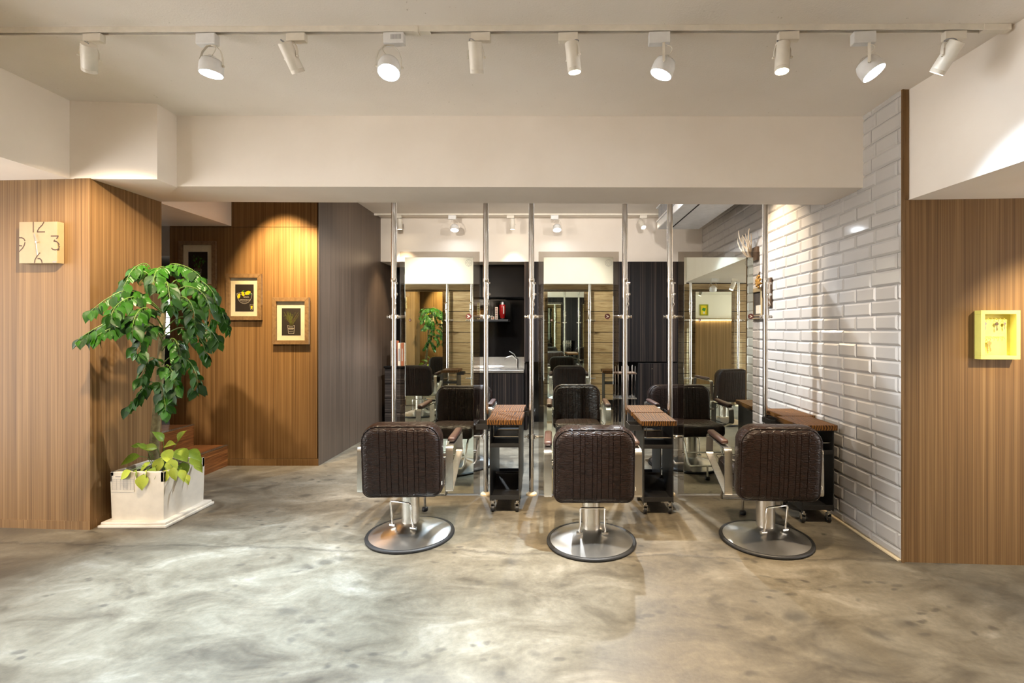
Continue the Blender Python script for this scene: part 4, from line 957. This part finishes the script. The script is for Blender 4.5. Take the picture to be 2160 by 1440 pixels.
fc = thing('faucet', 'dark chrome mixer tap standing on the sink counter', 'faucet', (-.54, 7.45, .914)); MB().cyl((0, 0, 0), (0, 0, .15), .018, 16).tube([(0, 0, .14), (-.08, -.03, .2), (-.17, -.06, .17), (-.18, -.06, .14)], .012, 10).build('spout', M['chrome'], fc, 50); MB().tube([(0, 0, .15), (-.05, -.02, .23), (-.12, -.03, .27)], .008, 8).build('handle', M['chrome'], fc, 50)
sh = thing('wall_shelf', 'black wall shelf carrying the acrylic display case', 'shelf', (-1.05, 7.74, 1.645)); MB().span((-.42, -.2, 0), (.36, .2, .03), .003).build('board', M['black'], sh)
cs = thing('display_case', 'clear acrylic case holding the red bottle and colour swatches', 'display case', (-1.05, 7.72, 1.676)); MB().span((-.38, -.17, .0), (.32, -.164, .31)).span((-.38, .16, .0), (.32, .166, .31)).span((-.38, -.17, 0), (-.374, .166, .31)).span((.314, -.17, 0), (.32, .166, .31)).span((-.38, -.17, .304), (.32, .166, .31)).span((-.005, -.16, 0), (.001, .16, .30)).build('acrylic_box', M['clear'], cs)
rb = thing('bottle', 'red spray bottle with a grey cap in the acrylic case', 'bottle', (-.79, 7.68, 1.676)); MB().lathe([(0, .02), (.036, .02), (.040, .06), (.052, .075), (.052, .225), (.046, .235), (0, .235)], 20).build('body', M['red'], rb, 50); MB().lathe([(0, 0), (.02, 0), (.03, .022), (0, .022)], 16).lathe([(0, .235), (.044, .235), (.04, .275), (0, .275)], 20).build('cap', M['steel'], rb, 50); MB().box((.022, -.05, .15), (.014, .006, .12)).build('print', M['white'], rb)
for x, mt, n_, lab, bw in ((-1.17, 'swatch_green', 7, 'tall olive hair colour swatch card in the acrylic case', .045), (-.885, 'swatch_pink', 5, 'dusty pink hair colour swatch card beside the red bottle', .045), (-.945, 'orange', 1, 'small orange box in the acrylic case', .05)):
    s_ = thing('swatch_card', lab, 'colour card', (x, 7.66, 1.676), 0); MB().span((-bw/2, -.004, 0), (bw/2, .02, n_*.037+.01), .001).build('card', M['paper'], s_)
    for k in range(n_): MB().span((-bw*.34, -.008, .010+k*.037), (bw*.34, -.0045, .034+k*.037), .001).build('colour_chip', M[mt], s_)
uc = cab('wall_cabinet', 'gloss black wall cabinet above the sink under the rear beam', 'cabinet', -1.80, -.43, 7.6, 7.94, 2.02, 2.535, 'void')
for k in range(2): MB().span((-.68+k*.684, -.17, .005), (-.68+k*.684+.676, -.15, .51), .002).build('door', M['gloss_black'], uc)
tc = cab('tall_cabinet', 'tall dark striped cabinet filling the rear wall behind the mirrors', 'cabinet', -.42, 2.24, 7.24, 7.93, 1.03, 2.535, 'void')
for k in range(5): MB().span((-1.33+k*.532, -.345, .004), (-1.33+k*.532+.527, -.325, 1.5), .002).build('door', M['ebony'], tc)
lc = cab('base_cabinet', 'low dark striped cabinet at the rear right with small metal keyholes', 'cabinet', 1.29, 2.24, 7.24, 7.93, 0, 1.018, 'void')
for k in range(2):
    d_ = MB().span((-.472+k*.474, -.345, .05), (-.472+k*.474+.47, -.325, 1.01), .002).build('door', M['ebony'], lc); MB().cyl((-.472+k*.474+.2, -.35, .93), (-.472+k*.474+.2, -.343, .93), .01, 10).build('keyhole', M['chrome'], d_)
sp = cab('support_panel', 'dark support panel beside the open black niche at the rear', 'panel', -.42, -.38, 7.26, 7.93, 0, 1.02, 'ebony')
for x, nm in ((.88, ''),):
    rk = thing('rod_rack', 'slim chrome rack of upright rods standing behind the middle mirror', 'rack', (x, 5.95, 0))
    for k in range(7): MB().cyl((-.12+k*.04, -.1, .06), (-.12+k*.04, -.1, 1.07), .0055, 8).build('rod', M['chrome'], rk)
    for k in range(5): MB().cyl((-.12+k*.06, .1, .06), (-.12+k*.06, .1, 1.07), .0055, 8).build('rod', M['chrome'], rk)
    for z in (.12, .68, .98): MB().box((0, 0, z), (.28, .24, .014), .002).build('shelf', M['dark_oak'] if z > .9 else M['steel'], rk)
    for sx in (-1, 1):
        for sy in (-1, 1): MB().cyl((sx*.12-.01, sy*.1, .03), (sx*.12+.01, sy*.1, .03), .03, 14).build('wheel', M['rubber'], rk)
ac = thing('air_conditioner', 'white ceiling air conditioner with a grey side grille at the rear right', 'air conditioner', (1.72, 5.85, 2.90))
MB().span((-.27, -.84, .0), (.31, .84, .10), .012).span((-.25, -.82, .09), (.29, .82, .303)).build('housing', M['cool_white_metal'], ac)
for k in range(16): MB().span((-.262, -.78+k*.1, .12), (-.249, -.78+k*.1+.075, .27), .001).build('grille_slat', M['grille'], ac)
MB().span((-.285, -.83, .095), (-.24, .83, .115), .003).span((-.285, -.83, .278), (-.24, .83, .296), .003).build('side_rail', M['cool_white_metal'], ac)
MB().span((-.10, -.6, -.006), (.20, -.58, .002)).span((-.1, -.6, -.004), (-.085, .7, .003)).build('air_slot', M['void'], ac)
# things hung on the tiled wall
def at_wall(px, py): Y = 2.262*F/(px-CX); return Vector((2.262, Y, ZZ(py, Y)))
c0 = at_wall(1592, 542)
co = thing('coral_antler', 'branching bleached coral on a dark plaque high on the tiled wall above the right mirror', 'wall ornament', tuple(c0))
MB().span((-.03, -.12, -.05), (-.001, .10, .10), .004).build('plaque', M['dark_oak'], co)
q = MB(); rr_ = random.Random(2)
def grow(p, d, r, n):
    pts = [p]; 
    for k in range(4): d = (d+Vector((rr_.uniform(-.16, .16), rr_.uniform(-.2, .2), .10))).normalized(); pts.append(pts[-1]+d*.034*(.8+n*.12))
    q.tube(pts, r, 7, taper=r*.62)
    if n > 0:
        for k in range(2): grow(pts[2+k*2], (d+Vector((rr_.uniform(-.45, .45), rr_.uniform(-.75, .75), .1))).normalized(), r*.68, n-1)
for dx, dy in ((-1.0, .25), (-.75, -.15), (-.3, .05)): grow(Vector((-.03, 0, -.03)), Vector((dx, dy, .62)).normalized(), .016, 2)
q.build('coral_branches', M['coral'], co, 60)
f0 = at_wall(1616, 592)
fl = thing('gilded_flower', 'old gold flower sculpture on a small plaque on the tiled wall by the pole', 'wall ornament', tuple(f0))
MB().span((-.022, -.15, -.28), (-.001, .02, .02), .003).build('plaque', M['dark_oak'], fl)
q = MB(); rr_ = random.Random(6)
for k in range(16):
    a = k*2.4; rad = .016+.0042*k; q.ball((-.06+.015*math.sin(a*1.3), .06+rad*math.cos(a)*.8, .0+rad*math.sin(a)*.8), .022, (.62, 1, .8), 10, None)
q.tube([(-.02, 0, -.02), (-.05, .03, -.03), (-.06, .06, 0)], .01, 8).build('petals', M['gold'], fl, 60)
MB().tube([(-.06, .05, .05), (-.055, .04, .08), (-.05, .03, .10)], .014, 8, taper=.006).build('bud', M['dark_oak'], fl, 60)
p0 = at_wall(1601, 640)
wf = thing('framed_picture', 'light oak framed black and white picture on the tiled wall', 'picture', tuple(p0))
q = MB()
for a, b in (((-.03, -.15, -.17), (-.001, .15, -.125)), ((-.03, -.15, .125), (-.001, .15, .17)), ((-.03, -.15, -.125), (-.001, -.105, .125)), ((-.03, .105, -.125), (-.001, .15, .125))): MB().span(a, b, .002).build('frame_bar', M['clock_wood'], wf)
MB().span((-.012, -.105, -.125), (-.004, .105, .125)).build('photo', M['chalkboard'], wf); MB().span((-.0135, -.09, -.11), (-.0122, .05, -.02)).build('pale_print', M['white'], wf)

# white wall with a lit ledge beyond the right edge, reflected in the right mirror
ang = ang_r
def wr(x, dy): return (x, wall_r_y(x)+dy)
solid('trim_10', [wr(3.42, -.03), wr(6.6, -.03), wr(6.6, .02), wr(3.42, .02)], 1.72, 2.345, M['paint'])
solid('trim_11', [wr(3.42, -.16), wr(6.6, -.16), wr(6.6, .02), wr(3.42, .02)], 1.69, 1.72, M['plank'])
solid('trim_12', [wr(3.44, -.04), wr(6.5, -.04), wr(6.5, -.02), wr(3.44, -.02)], 1.675, 1.689, M['led_warm'])
bp = thing('framed_picture', 'lime green framed picture of a potted basil reflected in the right mirror', 'picture', (4.18, wall_r_y(4.18)-.031, 1.80), ang_r)
for a, b in (((-.11, -.02, 0), (.11, 0, .03)), ((-.11, -.02, .26), (.11, 0, .29)), ((-.11, -.02, .03), (-.08, 0, .26)), ((.08, -.02, .03), (.11, 0, .26))): MB().span(a, b, .002).build('frame_bar', M['swatch_green'], bp)
MB().span((-.08, -.006, .03), (.08, -.002, .26)).build('backing', M['lemon'], bp)
MB().poly([[(.055*math.cos(k*.7)*(.8+.3*(k % 2)), -.0075, .16+.05*math.sin(k*.7)*(.8+.3*(k % 2))) for k in range(9)]]).build('drawn_basil', M['basil'], bp, normals=False)
MB().poly([[(-.025, -.0078, .10), (.025, -.0078, .10), (.02, -.0078, .05), (-.02, -.0078, .05)]]).build('drawn_pot', M['white'], bp, normals=False)
